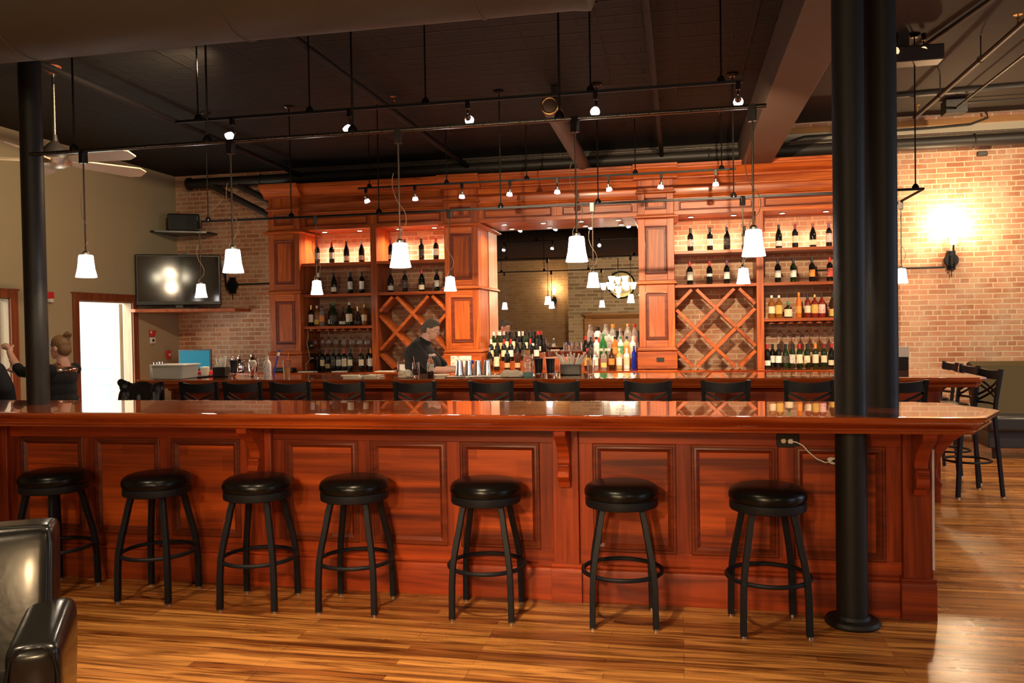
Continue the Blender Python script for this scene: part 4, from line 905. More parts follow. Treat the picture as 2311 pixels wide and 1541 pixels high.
# ================================================================== BOTTLES
def cmat(name, c, rough=.08, trans=0.0, ior=1.4, coat=0.0): return mat(name, c, rough, trans=trans, ior=ior, coat=coat, spec=.6)
GM = {'dark': cmat('dark_wine_glass', (.006, .006, .004)), 'green': cmat('green_wine_glass', (.008, .020, .004)), 'brown': cmat('brown_glass', (.035, .012, .004)),
      'amber': cmat('amber_spirit', (.42, .15, .02), trans=.55), 'clear': cmat('clear_spirit_glass', (.95, .95, .93), .04, trans=.85), 'bright green': cmat('bright_green_glass', (.03, .28, .06), trans=.6),
      'blue': cmat('cobalt_blue_glass', (.01, .03, .42), trans=.3), 'red': cmat('ruby_liquor', (.25, .02, .01), trans=.3), 'orange': cmat('orange_liquor', (.75, .20, .02), trans=.3),
      'white': mat('white_bottle', (.78, .76, .70), .25), 'frosted': FROST, 'yellow': cmat('yellow_liqueur', (.75, .60, .25), trans=.4)}
def label_mat(name, c, ink, amt=.5, sc=(60, 60, 95)):
    m = bpy.data.materials.new(name); N, L_ = nodes(m); b = N['Principled BSDF']; b.inputs['Roughness'].default_value = .7
    tc = N.new('ShaderNodeTexCoord'); mp = N.new('ShaderNodeMapping'); mp.inputs['Scale'].default_value = sc; L_.new(tc.outputs['Object'], mp.inputs['Vector'])
    n = N.new('ShaderNodeTexNoise'); n.inputs['Scale'].default_value = 1.0; n.inputs['Detail'].default_value = 1.5; L_.new(mp.outputs[0], n.inputs['Vector'])
    oi = N.new('ShaderNodeObjectInfo'); va = N.new('ShaderNodeVectorMath'); va.operation = 'ADD'; L_.new(mp.outputs[0], va.inputs[0])
    cx = N.new('ShaderNodeMath'); cx.operation = 'MULTIPLY'; cx.inputs[1].default_value = 37; L_.new(oi.outputs['Random'], cx.inputs[0]); L_.new(cx.outputs[0], va.inputs[1]); L_.new(va.outputs[0], n.inputs['Vector'])
    cr = N.new('ShaderNodeValToRGB'); cr.color_ramp.interpolation = 'CONSTANT'; cr.color_ramp.elements[0].color = (0, 0, 0, 1); cr.color_ramp.elements[1].position = .60; cr.color_ramp.elements[1].color = (amt,)*3+(1,)
    L_.new(n.outputs['Fac'], cr.inputs[0]); mx = N.new('ShaderNodeMixRGB'); L_.new(cr.outputs[0], mx.inputs[0]); mx.inputs[1].default_value = (*c, 1); mx.inputs[2].default_value = (*ink, 1)
    L_.new(mx.outputs[0], b.inputs['Base Color']); return m
LM = {'cream': label_mat('cream_label', (.75, .64, .44), (.25, .15, .08), .35), 'white': label_mat('white_label', (.82, .79, .72), (.15, .13, .12), .4), 'tan': label_mat('tan_label', (.50, .36, .18), (.15, .08, .03)),
      'dark': label_mat('dark_label', (.05, .04, .035), (.35, .28, .18), .6), 'orange': label_mat('orange_label', (.80, .30, .05), (.3, .05, .02)), 'red': label_mat('red_label', (.55, .06, .04), (.7, .5, .3), .6),
      'gold': label_mat('gold_label', (.65, .40, .09), (.15, .06, .02)), 'pictured': label_mat('pictured_label', (.62, .58, .50), (.08, .08, .09), .9, (90, 90, 60)), 'colourful': label_mat('colourful_label', (.75, .5, .45), (.5, .04, .05), .9, (50, 50, 50)),
      'yellow': label_mat('yellow_label', (.85, .62, .12), (.8, .8, .75), .7), 'peach': label_mat('peach_label', (.85, .58, .35), (.85, .75, .6), .6), 'green': label_mat('green_label', (.05, .30, .12), (.7, .7, .6), .6)}
CM = {'red': mat('red_foil', (.55, .03, .03), .3, metal=.2), 'black': mat('black_foil', (.015, .014, .014), .35), 'orange': mat('orange_foil', (.85, .25, .02), .35), 'purple': mat('purple_foil', (.20, .06, .16), .35),
      'gold': mat('gold_foil', (.70, .45, .13), .3, metal=.7), 'white': mat('white_cap', (.8, .78, .72), .4), 'green': mat('green_cap', (.03, .22, .08), .4), 'silver': mat('silver_pourer', (.6, .6, .6), .2, metal=1), 'maroon': mat('maroon_foil', (.22, .02, .02), .3), 'blue': mat('blue_cap', (.02, .05, .4), .3)}
PROF = {
 'bordeaux': ([(0, .004), (.028, 0), (.034, .001), (.037, .008), (.0372, .185), (.0350, .203), (.0230, .220), (.0160, .235), (.0148, .25), (.0148, .294), (0, .296)], .0372, .0148, .296, .235),
 'burgundy': ([(0, .004), (.030, 0), (.038, .001), (.041, .008), (.041, .150), (.0375, .178), (.026, .212), (.018, .235), (.0148, .255), (.0148, .294), (0, .296)], .041, .0148, .296, .238),
 'spirit': ([(0, .004), (.034, 0), (.040, .002), (.042, .01), (.042, .180), (.039, .198), (.026, .213), (.016, .228), (.0145, .24), (.0145, .285), (0, .287)], .042, .0148, .287, .255),
 'slim': ([(0, .004), (.026, 0), (.031, .002), (.033, .01), (.034, .20), (.030, .225), (.018, .25), (.014, .27), (.0135, .315), (0, .318)], .0337, .0140, .318, .28),
 'round': ([(0, .004), (.040, 0), (.048, .004), (.052, .02), (.052, .06), (.046, .10), (.028, .145), (.017, .175), (.0135, .20), (.0135, .262), (0, .264)], .0523, .0140, .264, .20),
 'flask': ([(0, .003), (.044, 0), (.049, .004), (.049, .118), (.044, .134), (.02, .145), (.016, .155), (.015, .195), (0, .197)], .0493, .0165, .205, .165),
 'big': ([(0, .004), (.042, 0), (.048, .002), (.050, .01), (.050, .185), (.044, .215), (.026, .245), (.018, .262), (.016, .28), (.016, .318), (0, .32)], .050, .0165, .322, .29),
 'robe': ([(0, .004), (.036, 0), (.043, .003), (.045, .012), (.037, .11), (.036, .125), (.052, .13), (.050, .142), (.036, .19), (.024, .225), (.016, .245), (.0145, .29), (0, .292)], .043, .0160, .30, .245)}
LZ = {'low': (.028, .092), 'mid': (.062, .150), 'tall': (.045, .175), 'band': (.10, .135), 'wide': (.055, .165)}
_bm = {}
def bmesh_of(kind):
    if kind not in _bm:
        pr, R, rc, H_, zc = PROF[kind]
        _bm[kind] = (MB().lathe(pr, 20).mesh('bottle_'+kind), MB().lathe([(0, zc), (rc+.0012, zc), (rc+.0012, H_+.001), (rc-.001, H_+.003), (0, H_+.003)], 16).mesh('cap_'+kind))
    return _bm[kind]
def lab_mesh(kind, lz):
    k = (kind, lz)
    if k not in _bm:
        R = PROF[kind][1]+.0009; z0, z1 = LZ[lz]
        pr, rr = PROF[kind][0], lambda z: R
        if kind == 'robe': z0, z1 = .014, .105; rr = lambda z: .0462-.0085*(z/.11)
        if kind == 'round': z0, z1 = .022, .062
        if kind == 'flask': z1 = min(z1, .112); z0 = .018
        if kind == 'burgundy': z1 = min(z1, .148)
        mb = MB(); mb.lathe([(rr(z0), z0), (rr(z1), z1)], 14, arc=math.radians(150), a0=math.radians(-165)); _bm[k] = mb.mesh('label_%s_%s' % k)
    return _bm[k]
BN = {'bordeaux': 'wine_bottle', 'burgundy': 'wine_bottle', 'robe': 'liqueur_bottle'}
def bottle(x, y, z, kind, glass, cap, lab, lz, where, group, s=1.0):
    name = BN.get(kind, 'liquor_bottle'); bm_, cm_ = bmesh_of(kind)
    o = inst(bm_, name, GM[glass], (x, y, z), rz=random.uniform(-.12, .12)); o.scale = (s, s, s)
    tag(o, '%s-capped %s bottle with %s label, %s' % (cap, glass, lab, where) if lab else '%s-capped %s bottle without label, %s' % (cap, glass, where), 'bottle', group)
    inst(cm_, 'pourer' if cap == 'silver' else ('foil_capsule' if name == 'wine_bottle' else 'cap'), CM[cap], parent=o)
    if lab: inst(lab_mesh(kind, lz), 'label', LM[lab], parent=o)
    return o
B_, G_, S_ = 'bordeaux', 'burgundy', 'spirit'
def row(xs, y, z, specs, where, group, s=1.0):
    for i, (x, sp) in enumerate(zip(xs, specs)):
        kind, glass, cap, lab, lz = sp[:5]
        bottle(x, y+(sp[5] if len(sp) > 5 else 0), z, kind, glass, cap, lab, lz, ORD[i]+' '+where, group, s)
YS = 10.93
row([-5.002, -4.782, -4.563, -4.339], YS, 2.466, [(B_, 'dark', 'red', 'pictured', 'mid'), (B_, 'dark', 'red', 'cream', 'mid'), (G_, 'dark', 'black', 'cream', 'low'), (G_, 'dark', 'white', 'cream', 'low')], 'on first bay top shelf', 'bottles on the first bay top shelf')
row([-3.91, -3.704, -3.467, -3.258], YS, 2.466, [(B_, 'dark', 'red', 'cream', 'low'), (B_, 'dark', 'maroon', 'cream', 'mid'), (B_, 'dark', 'black', 'dark', 'mid'), (B_, 'dark', 'red', 'white', 'mid')], 'on second bay top shelf', 'bottles on the second bay top shelf')
row([-4.994, -4.76, -4.514, -4.343], YS, 2.036, [(B_, 'dark', 'white', 'cream', 'mid'), (G_, 'dark', 'black', 'cream', 'low'), (B_, 'dark', 'black', 'pictured', 'wide'), (B_, 'dark', 'black', 'white', 'wide')], 'on first bay middle shelf', 'bottles on the first bay middle shelf')
row([-3.92, -3.713, -3.47, -3.255], YS, 2.036, [(G_, 'dark', 'black', 'pictured', 'low'), (B_, 'dark', 'black', 'dark', 'wide'), (G_, 'dark', 'red', 'cream', 'low'), (B_, 'dark', 'black', 'pictured', 'mid')], 'on second bay middle shelf', 'bottles on the second bay middle shelf')
row([-5.13, -5.04, -4.965, -4.855, -4.784, -4.65, -4.551, -4.425, -4.326], YS+.03, 1.586, [(B_, 'dark', 'gold', 'white', 'wide'), (S_, 'amber', 'white', 'gold', 'low'), (S_, 'clear', 'black', 'orange', 'mid'), (S_, 'brown', 'black', 'cream', 'low', .06), ('big', 'green', 'green', 'dark', 'mid', -.01), ('round', 'brown', 'black', 'cream', 'low'), ('big', 'green', 'white', 'cream', 'wide'), ('round', 'brown', 'gold', 'dark', 'low'), (S_, 'amber', 'gold', 'cream', 'mid')], 'on first bay glass-rack shelf', 'spirits on the first bay glass-rack shelf')
row([-5.045, -4.955, -4.875, -4.79, -4.71, -4.628, -4.539, -4.375, -4.30, -4.235], YS, .961, [(B_, 'dark', 'black', None, ''), (B_, 'dark', 'black', 'cream', 'mid'), (B_, 'dark', 'maroon', 'tan', 'low'), (B_, 'dark', 'black', 'dark', 'mid'), (B_, 'dark', 'black', 'pictured', 'mid'), (B_, 'dark', 'red', 'cream', 'wide'), (B_, 'dark', 'black', 'cream', 'mid'), (B_, 'dark', 'maroon', 'cream', 'mid'), (B_, 'dark', 'black', 'white', 'mid', .1), (B_, 'dark', 'orange', 'white', 'wide')], 'on back counter in first bay', 'wine bottles on the counter in the first bay')
row([.148, .393, .603, .821], YS, 2.466, [(B_, 'dark', 'black', 'pictured', 'mid'), (B_, 'dark', 'black', 'white', 'mid'), (G_, 'dark', 'black', 'dark', 'mid'), (B_, 'dark', 'black', 'cream', 'wide')], 'on third bay top shelf', 'bottles on the third bay top shelf')
row([1.238, 1.435, 1.647, 1.837], YS, 2.466, [(G_, 'dark', 'black', 'white', 'low'), (B_, 'dark', 'maroon', 'cream', 'mid'), (G_, 'dark', 'maroon', 'cream', 'low'), (B_, 'dark', 'purple', 'colourful', 'wide')], 'on fourth bay top shelf', 'bottles on the fourth bay top shelf')
row([.137, .382, .597, .789], YS, 2.036, [(B_, 'dark', 'red', 'white', 'wide'), (B_, 'dark', 'red', 'white', 'band'), (B_, 'dark', 'purple', 'white', 'mid'), (B_, 'dark', 'black', 'cream', 'mid')], 'on third bay middle shelf', 'bottles on the third bay middle shelf')
row([1.222, 1.409, 1.632, 1.843], YS, 2.036, [(B_, 'dark', 'black', 'white', 'mid'), (B_, 'green', 'black', 'white', 'mid'), (B_, 'dark', 'black', 'orange', 'mid'), (B_, 'dark', 'red', 'red', 'wide')], 'on fourth bay middle shelf', 'bottles on the fourth bay middle shelf')
row([1.146, 1.235, 1.345, 1.474, 1.58, 1.665, 1.75, 1.876], YS+.03, 1.586, [(S_, 'amber', 'white', 'cream', 'mid'), (S_, 'amber', 'white', 'gold', 'wide'), ('flask', 'brown', 'green', 'cream', 'mid'), ('slim', 'orange', 'orange', 'orange', 'mid'), (B_, 'red', 'black', 'cream', 'mid'), (S_, 'red', 'gold', 'gold', 'wide'), (S_, 'red', 'black', 'colourful', 'wide'), ('robe', 'brown', 'black', 'gold', 'mid')], 'on fourth bay glass-rack shelf', 'spirits on the fourth bay glass-rack shelf')
row([1.085, 1.155, 1.22, 1.308, 1.388, 1.474, 1.564, 1.665, 1.765, 1.855, 1.945], YS, .961, [(B_, 'dark', 'red', 'white', 'low'), (B_, 'dark', 'black', 'white', 'mid', .06), (B_, 'dark', 'black', 'white', 'mid'), (G_, 'green', 'black', 'dark', 'mid'), (B_, 'green', 'black', 'pictured', 'wide'), (B_, 'green', 'red', 'cream', 'wide'), (B_, 'green', 'black', 'cream', 'mid'), (B_, 'green', 'orange', 'cream', 'wide'), (B_, 'green', 'maroon', 'cream', 'mid'), (G_, 'dark', 'red', 'cream', 'low'), (B_, 'dark', 'purple', 'colourful', 'mid')], 'on back counter in fourth bay', 'wine bottles on the counter in the fourth bay')
gL = 'bottles left of the mirror base'
row([-2.535, -2.445, -2.355, -2.265, -2.175, -2.085, -1.995, -1.91], 11.215, 1.166, [(G_, 'green', 'white', 'cream', 'wide'), (G_, 'green', 'white', 'tan', 'wide'), (B_, 'dark', 'black', 'cream', 'wide'), (B_, 'dark', 'black', 'cream', 'wide'), (B_, 'dark', 'white', 'dark', 'mid'), (B_, 'green', 'black', 'cream', 'mid'), (B_, 'dark', 'black', 'white', 'band'), (G_, 'dark', 'red', 'white', 'low')], 'in rear row left of mirror', gL)
row([-2.53, -2.44, -2.35, -2.255, -2.165, -2.075, -1.985, -1.90], 11.025, 1.066, [(B_, 'dark', 'white', 'cream', 'mid'), (B_, 'dark', 'black', 'tan', 'low'), (B_, 'dark', 'red', 'cream', 'mid'), (B_, 'dark', 'red', 'white', 'mid'), (G_, 'dark', 'black', None, ''), (B_, 'dark', 'black', 'dark', 'mid'), (B_, 'dark', 'red', 'cream', 'low'), (B_, 'dark', 'black', 'white', 'mid')], 'in middle row left of mirror', gL)
row([-2.50, -2.405, -2.26, -2.12, -1.96], 10.80, .961, [(B_, 'dark', 'silver', 'dark', 'mid'), (B_, 'dark', 'black', 'cream', 'tall'), (B_, 'dark', 'black', 'tan', 'low'), (B_, 'brown', 'black', 'tan', 'low'), (B_, 'dark', 'black', 'white', 'wide')], 'in front row left of mirror', gL)
gR = 'liquor bottles right of the mirror base'
row([-1.20, -1.10, -.99, -.895, -.79, -.69, -.60], 11.215, 1.221, [('slim', 'clear', 'silver', 'dark', 'low'), (B_, 'white', 'black', 'red', 'mid'), ('big', 'clear', 'silver', 'white', 'wide'), ('slim', 'clear', 'orange', 'white', 'wide'), ('round', 'clear', 'silver', 'peach', 'mid'), ('big', 'clear', 'gold', 'white', 'low'), ('slim', 'clear', 'red', 'colourful', 'wide')], 'in rear row right of mirror', gR)
row([-1.235, -1.165, -1.09, -1.0, -.92, -.845, -.77, -.69, -.61], 11.025, 1.091, [(G_, 'dark', 'red', 'red', 'low'), (S_, 'dark', 'black', 'dark', 'mid'), (S_, 'white', 'black', 'white', 'mid'), ('big', 'bright green', 'green', 'cream', 'band'), ('slim', 'clear', 'white', 'white', 'band'), (S_, 'orange', 'black', 'orange', 'mid'), (S_, 'white', 'green', 'green', 'wide'), (S_, 'yellow', 'black', 'orange', 'wide'), (S_, 'white', 'white', 'cream', 'mid')], 'in middle row right of mirror', gR)
row([-1.19, -1.084, -.975, -.873, -.775, -.68, -.585], 10.80, .961, [(S_, 'brown', 'red', 'gold', 'wide'), (S_, 'clear', 'white', 'white', 'wide'), (S_, 'clear', 'silver', 'yellow', 'low'), (S_, 'brown', 'black', 'orange', 'mid'), (S_, 'yellow', 'white', 'white', 'wide'), (S_, 'white', 'white', 'peach', 'wide'), ('slim', 'blue', 'blue', None, '')], 'in front row right of mirror', gR, .93)

# glasses
wg = MB(); wg.open = True
wg.lathe([(0, 0), (.036, 0), (.034, -.003), (.006, -.008), (.004, -.02), (.004, -.085), (.010, -.095), (.030, -.115), (.042, -.15), (.040, -.19), (.034, -.215), (.033, -.215), (.039, -.19), (.0405, -.15), (.029, -.117), (.008, -.098), (0, -.095)], 24)
wgm = wg.mesh('wine_glass')
for bn, xs in (('first', [-5.09, -4.98, -4.88, -4.77, -4.65, -4.53, -4.41, -4.30]), ('fourth', [1.242, 1.355, 1.462, 1.569, 1.681, 1.787, 1.893])):
    for i, x in enumerate(xs):
        o = inst(wgm, 'wine_glass', GLASS, (x, 10.98, 1.520)); tag(o, 'clear wine glass hanging upside down, %s from left in %s bay rack' % (ORD[i], bn), 'wine glass', 'stemmed glasses hanging in the %s bay' % bn)
tb = MB(); tb.open = True
tb.lathe([(0, .005), (.024, 0), (.030, .001), (.036, .09), (.034, .09), (.0285, .008), (0, .008)], 20); tbm = tb.mesh('rocks_glass')
for r_, (z, y) in enumerate(((1.09, 11.02), (.961, 10.75))):
    for i in range(4):
        o = inst(tbm, 'rocks_glass', GLASS, (-1.80+.088*i, y, z)); tag(o, 'short clear glass, %s in the %s row of glasses below the mirror' % (ORD[i], ('upper', 'lower')[r_]), 'glass', 'short glasses below the mirror')
o = MB().box(-1.86, -1.47, 10.93, 11.31, .96, 1.09).build('bottle_riser', WX, bevel=.003); tag(o, 'short wooden riser carrying the short glasses below the mirror', 'riser')
for x in (1.40, 1.50):
    mb = MB(); mb.open = True
    o = mb.lathe([(0, 0), (.028, 0), (.006, .006), (.005, .03), (.03, .06), (.034, .10), (.032, .10), (.028, .062), (0, .04)], 20).build('cordial_glass', GLASS, loc=(x, 10.72, .961)); tag(o, 'small stemmed glass on back counter before the %s bottle of fourth bay' % ('fifth' if x < 1.45 else 'sixth'), 'glass', 'small stemmed glasses')

# ================================================================== THINGS ON THE MAIN BAR
ZB = 1.0755
def item(name, lb, cat, x, y, z=ZB, rz=0, g=None): return empty(name, lb, cat, (x, y, z), rz, g)
t = item('bus_tub', 'translucent grey plastic bus tub on the left end of main bar', 'tub', -4.93, 7.42)
MB().prism([(-.17, 0), (.15, 0), (.17, .14), (-.185, .14)], -.14, .14, 'y').build('body', mat('translucent_tub', (.55, .57, .52), .35, trans=.25), t, bevel=.012); MB().box(-.195, .18, -.15, .15, .132, .145).build('rim', WHITE, t, bevel=.004)
t = item('cutlery_rack', 'white slotted rack of utensils beside the plastic tub', 'rack', -5.13, 7.45)
MB().box(-.045, .03, -.10, .10, 0, .13).build('basket', WHITE, t, bevel=.005)
for k in range(5): MB().tube([(-.02+.01*(k % 3), -.06+.03*k, .05), (-.03+.015*(k % 3), -.06+.03*k, .165)], .004, 6).build('utensil', CHROME, t)
t = item('pos_monitor', 'teal glowing register monitor on the back counter at left', 'monitor', -6.83, 10.75, .961, math.radians(12))
MB().box(-.235, .235, -.02, .02, .035, .32).build('housing', mat('grey_bezel', (.10, .11, .12), .4), t, bevel=.01); MB().box(-.21, .21, -.025, -.019, .055, .30).build('screen', CYAN, t); MB().box(-.1, .1, -.09, .09, 0, .04).build('stand', BLKP, t, bevel=.008)
t = item('paper_cup', 'small white paper cup beside the straw caddy', 'cup', -4.80, 7.72)
MB().lathe([(0, 0), (.032, 0), (.045, .075), (.048, .09), (.044, .10), (0, .105)], 22).build('body', PAPER, t)
o = MB().box(-5.02, -4.72, 7.55, 7.82, ZB, ZB+.012).build('folded_apron', SHIRT, bevel=.004); tag(o, 'black folded cloth lying between the tub and the straw caddy', 'cloth')
o = MB().box(-5.0, -4.86, 7.84, 7.98, ZB, ZB+.05).build('red_booklet', RED, bevel=.01); tag(o, 'dark red folded item behind the plastic tub', 'booklet')
def caddy(x, y, w_, lb, n, lean, h=.10, straws=.19):
    t = item('straw_caddy', lb, 'caddy', x, y)
    MB().box(-w_/2, w_/2, -.05, .05, 0, .008).box(-w_/2, w_/2, -.05, -.044, 0, h).box(-w_/2, w_/2, .044, .05, 0, h).box(-w_/2, -w_/2+.006, -.05, .05, 0, h).box(w_/2-.006, w_/2, -.05, .05, 0, h).box(-.003, .003, -.044, .044, 0, h*.9).build('box', BLKP, t, bevel=.002)
    for k in range(n):
        u = k/(n-1)-.5; bx_ = u*(w_*.7); r_ = random.uniform(-.02, .02)
        MB().tube([(bx_*.6, r_, .02), (bx_*.6+lean*u*straws+random.uniform(-.01, .01), r_*1.5, .02+straws*random.uniform(.85, 1.05))], .0085, 8).build('straw', WHITE, t)
    MB().box(-w_/2+.01, -.01, -.03, .03, h*.5, h*1.25).build('napkins', PAPER, t, bevel=.003)
    return t
caddy(-4.60, 7.70, .135, 'black caddy with white straws near the teal monitor', 9, .3)
caddy(-1.01, 7.75, .19, 'black caddy bristling with fanned white straws before the mirror', 12, 1.2)
def shaker(x, y, m, lb, h=.17):
    t = item('cocktail_shaker', lb, 'shaker', x, y, g='cocktail shakers on the main bar')
    MB().lathe([(0, .0), (.028, 0), (.030, .004), (.033, h*.30), (.035, h*.35), (.036, h*.5), (.042, h*.97), (.043, h), (0, h)], 26).build('body', m, t)
    MB().lathe([(0, 0), (.0285, 0), (.031, .004), (.0335, h*.22), (0, h*.22)], 26).build('base_band', CHROME, t); return t
shaker(-1.265, 7.43, BLKP, 'black shaker tin with steel base just right of the sports bottle'); shaker(-1.155, 7.43, BLKP, 'black shaker tin with steel base just left of fanned straws'); shaker(-4.44, 7.66, BLKP, 'black shaker tin beside the left straw caddy')
def shot(x, y, lb):
    mb = MB(); mb.open = True; t = item('shot_glass', lb, 'shot glass', x, y)
    mb.lathe([(0, .012), (.0, 0), (.018, 0), (.024, .06), (.022, .06), (.017, .013), (0, .012)], 18).build('glass', GLASS, t)
shot(-4.30, 7.36, 'clear shot glass at bar edge before the left black shaker'); shot(-4.06, 7.42, 'clear shot glass at bar edge before the cream cup'); shot(-1.09, 7.36, 'clear shot glass at bar edge before the right black shaker')
for i, (x, y, z, h) in enumerate(((-6.05, 10.6, .961, .21), (-5.88, 10.65, .961, .24), (-6.2, 10.7, .961, .19))):
    t = item('steel_pitcher', 'shiny steel pitcher on the back counter, %s of three' % ('middle', 'tallest', 'leftmost')[i], 'pitcher', x, y, z, g='steel pitchers')
    MB().lathe([(0, 0), (.055, 0), (.065, .01), (.07, h*.45), (.05, h*.75), (.03, h*.88), (.034, h), (0, h)], 26).build('body', CHROME, t); MB().sphere((0, 0, h+.02), .014).build('lid_knob', CHROME, t)
    MB().tube([(.05, 0, h*.8), (.09, 0, h*.75), (.095, 0, h*.4), (.065, 0, h*.25)], .006, 8).build('handle', CHROME, t)
t = item('steel_goblet', 'steel goblet holding a white folded cloth beside the decorated bottle', 'goblet', -4.25, 7.70)
MB().lathe([(0, 0), (.032, 0), (.03, .005), (.018, .012), (.022, .03), (.036, .10), (.036, .105), (0, .10)], 24).build('cup', CHROME, t)
MB().sphere((0, 0, .13), (.04, .035, .035), 12, 8).sphere((.02, -.01, .145), .022).sphere((-.022, .0, .14), .022).build('cloth', PAPER, t)
t = item('decorated_bottle', 'white bottle with blue decoration beside the iced orange drink', 'bottle', -4.09, 7.70)
MB().lathe([(0, 0), (.036, 0), (.038, .005), (.038, .12), (.032, .15), (.018, .165), (.0165, .205), (0, .207)], 24).build('body', WHITE, t)
MB().lathe([(.0388, .03), (.0388, .11)], 16, arc=2.4, a0=-2.8).build('label', label_mat('blue_print', (.75, .75, .74), (.06, .08, .35), .8, (55, 55, 45)), t); MB().lathe([(0, .2), (.018, .2), (.018, .215), (0, .217)], 14).build('cap', NICK, t)
t = item('blue_marker', 'blue stick with white band leaning by the left pilaster', 'marker', -4.12, 7.88)
MB().tube([(0, 0, 0), (.03, .05, .20)], .009, 10).build('body', CM['blue'], t); MB().tube([(.030, .05, .2), (.036, .06, .235)], .0125, 10).build('band', WHITE, t); MB().tube([(.036, .06, .235), (.041, .068, .26)], .0125, 10).build('tip', CM['blue'], t)
t = item('iced_drink', 'orange iced drink in clear plastic cup with orange straw', 'drink', -3.675, 7.30)
mb = MB(); mb.open = True; mb.lathe([(0, .002), (.028, 0), (.033, .09), (.044, .175), (.046, .178), (.042, .175), (.031, .09), (.026, .004), (0, .004)], 28).build('plastic_cup', GLASS, t)
MB().lathe([(0, .005), (.026, .005), (.0305, .09), (.033, .105), (0, .105)], 24).build('drink', mat('orange_drink', (.95, .42, .09), .3), t)
MB().tube([(0, 0, .03), (.018, 0, .25)], .0042, 8).build('straw', CM['orange'], t)
def napkins(x, y, w_, d, lb, rz=0):
    t = item('folded_napkins', lb, 'napkin', x, y, rz=rz)
    for k in range(4): 
        o = MB().box(-w_/2, w_/2, -d/2, d/2, 0, .007).build('napkin', CLOTH, t, bevel=.002); o.location = (random.uniform(-.02, .02), random.uniform(-.01, .01), .0075*k); o.rotation_euler = (0, 0, random.uniform(-.25, .25))
    return t
napkins(-3.05, 7.38, .17, .14, 'fanned white napkins on the bar left of the second napkin pile', .1); napkins(-2.86, 7.42, .15, .12, 'white napkins fanned on the bar right of the first pile', -.2)
def organic(name, m, parent, caps, balls=(), voxel=.012, smooth=4, boxes=()):
    mb = MB()
    for p in caps:                                       # tapered limbs given as [(x, y, z, r), ...]
        P = [Vector(q[:3]) for q in p]; R = [q[3] for q in p]
        mb.tube(P, R, 12)
        for q, r_ in zip(P, R): mb.sphere(q, r_*1.0, 12, 8)
    for c, r_ in balls: mb.sphere(c, r_, 18, 12)
    for q in boxes: mb.box(*q)
    o = mb.build(name, m, parent, smooth=0)
    r = o.modifiers.new('remesh', 'REMESH'); r.mode = 'VOXEL'; r.voxel_size = voxel; r.use_smooth_shade = True
    if smooth: s_ = o.modifiers.new('smooth', 'SMOOTH'); s_.iterations = smooth; s_.factor = .5
    return o
def rag(x, y, lb, w_=.14, h=.05, seed=1, z=ZB):
    rr = random.Random(seed)
    b = [((rr.uniform(-w_/2, w_/2)*.8, rr.uniform(-.05, .05), h*.35+rr.uniform(0, h*.5)), (rr.uniform(.02, .04), rr.uniform(.02, .035), rr.uniform(.014, .026))) for _ in range(16)]
    b.append(((0, 0, .012), (w_/2, .06, .013)))
    o = organic('bar_rag', CLOTH, None, [], b, .005, 3); o.location = (x, y, z); tag(o, lb, 'cloth'); return o
rag(-2.52, 7.38, 'crumpled cream rag left of the cola glass on bar', .15, .07, 3); rag(-1.50, 7.42, 'crumpled cream rag left of the sports bottle on bar', .19, .06, 5)
t = item('cola_glass', 'glass of dark cola with pink straw on the bar before bartender', 'drink', -2.43, 7.42)
mb = MB(); mb.open = True; mb.lathe([(0, .012), (0, 0), (.026, 0), (.030, .02), (.037, .07), (.032, .145), (.030, .145), (.034, .07), (.027, .022), (0, .014)], 26).build('glass', GLASS, t)
MB().lathe([(0, .016), (.026, .024), (.034, .07), (.0325, .085), (0, .085)], 24).build('cola', mat('cola', (.05, .008, .003), .1), t); MB().tube([(.005, 0, .03), (-.022, 0, .20)], .0035, 8).build('straw', mat('pink_straw', (.7, .3, .28), .4), t)
t = item('cola_bottle', 'small plastic cola bottle with pale label on the bar before bartender', 'bottle', -2.30, 7.46)
MB().lathe([(0, 0), (.026, 0), (.032, .01), (.032, .055), (0, .056)], 24).build('cola', mat('cola_dark', (.02, .005, .003), .06), t)
mb = MB(); mb.open = True; mb.lathe([(.0325, .056), (.033, .13), (.026, .16), (.013, .185), (.0125, .205)], 24).build('bottle_body', cmat('clear_pet', (.9, .88, .86), .06, trans=.9), t)
MB().lathe([(.0337, .065), (.0337, .125)], 24, arc=2*PI-.01).build('label', LM['pictured'], t); MB().lathe([(0, .2), (.015, .2), (.015, .218), (0, .22)], 16).build('cap', WHITE, t)
o = MB().box(-2.33, -2.17, 7.55, 7.66, ZB, ZB+.018).build('napkin_stack', PAPER, bevel=.003); tag(o, 'short stack of white napkins behind the cola bottle', 'napkin')
t = item('bar_tray', 'flat pale drip tray under the steel tumblers', 'tray', -1.86, 7.55)
MB().box(-.28, .30, -.17, .16, 0, .008).build('tray_plate', NICK, t, bevel=.003); MB().box(-.05, .28, -.15, -.03, .008, .012).build('mat', PAPER, t)
for i, x in enumerate((-2.06, -1.97, -1.88, -1.79)):
    t = item('steel_tumbler', 'upturned steel mixing tumbler on tray, %s of four from left' % ORD[i], 'tumbler', x, 7.62, ZB+.0085, g='upturned steel tumblers')
    MB().lathe([(0, .142), (.026, .142), (.029, .140), (.044, .006), (.046, .004), (.046, 0), (.042, 0), (0, .004)], 28).build('body', CHROME, t)
t = item('blue_brush', 'blue tool standing between the first two steel tumblers', 'brush', -1.975, 7.76)
MB().tube([(0, 0, 0), (0, 0, .10)], .008, 8).build('handle', WHITE, t); MB().sphere((0, 0, .125), (.022, .015, .022)).build('head', CM['blue'], t)
t = item('sports_bottle', 'clear sports drink bottle with orange cap and turquoise liquid', 'bottle', -1.365, 7.44)
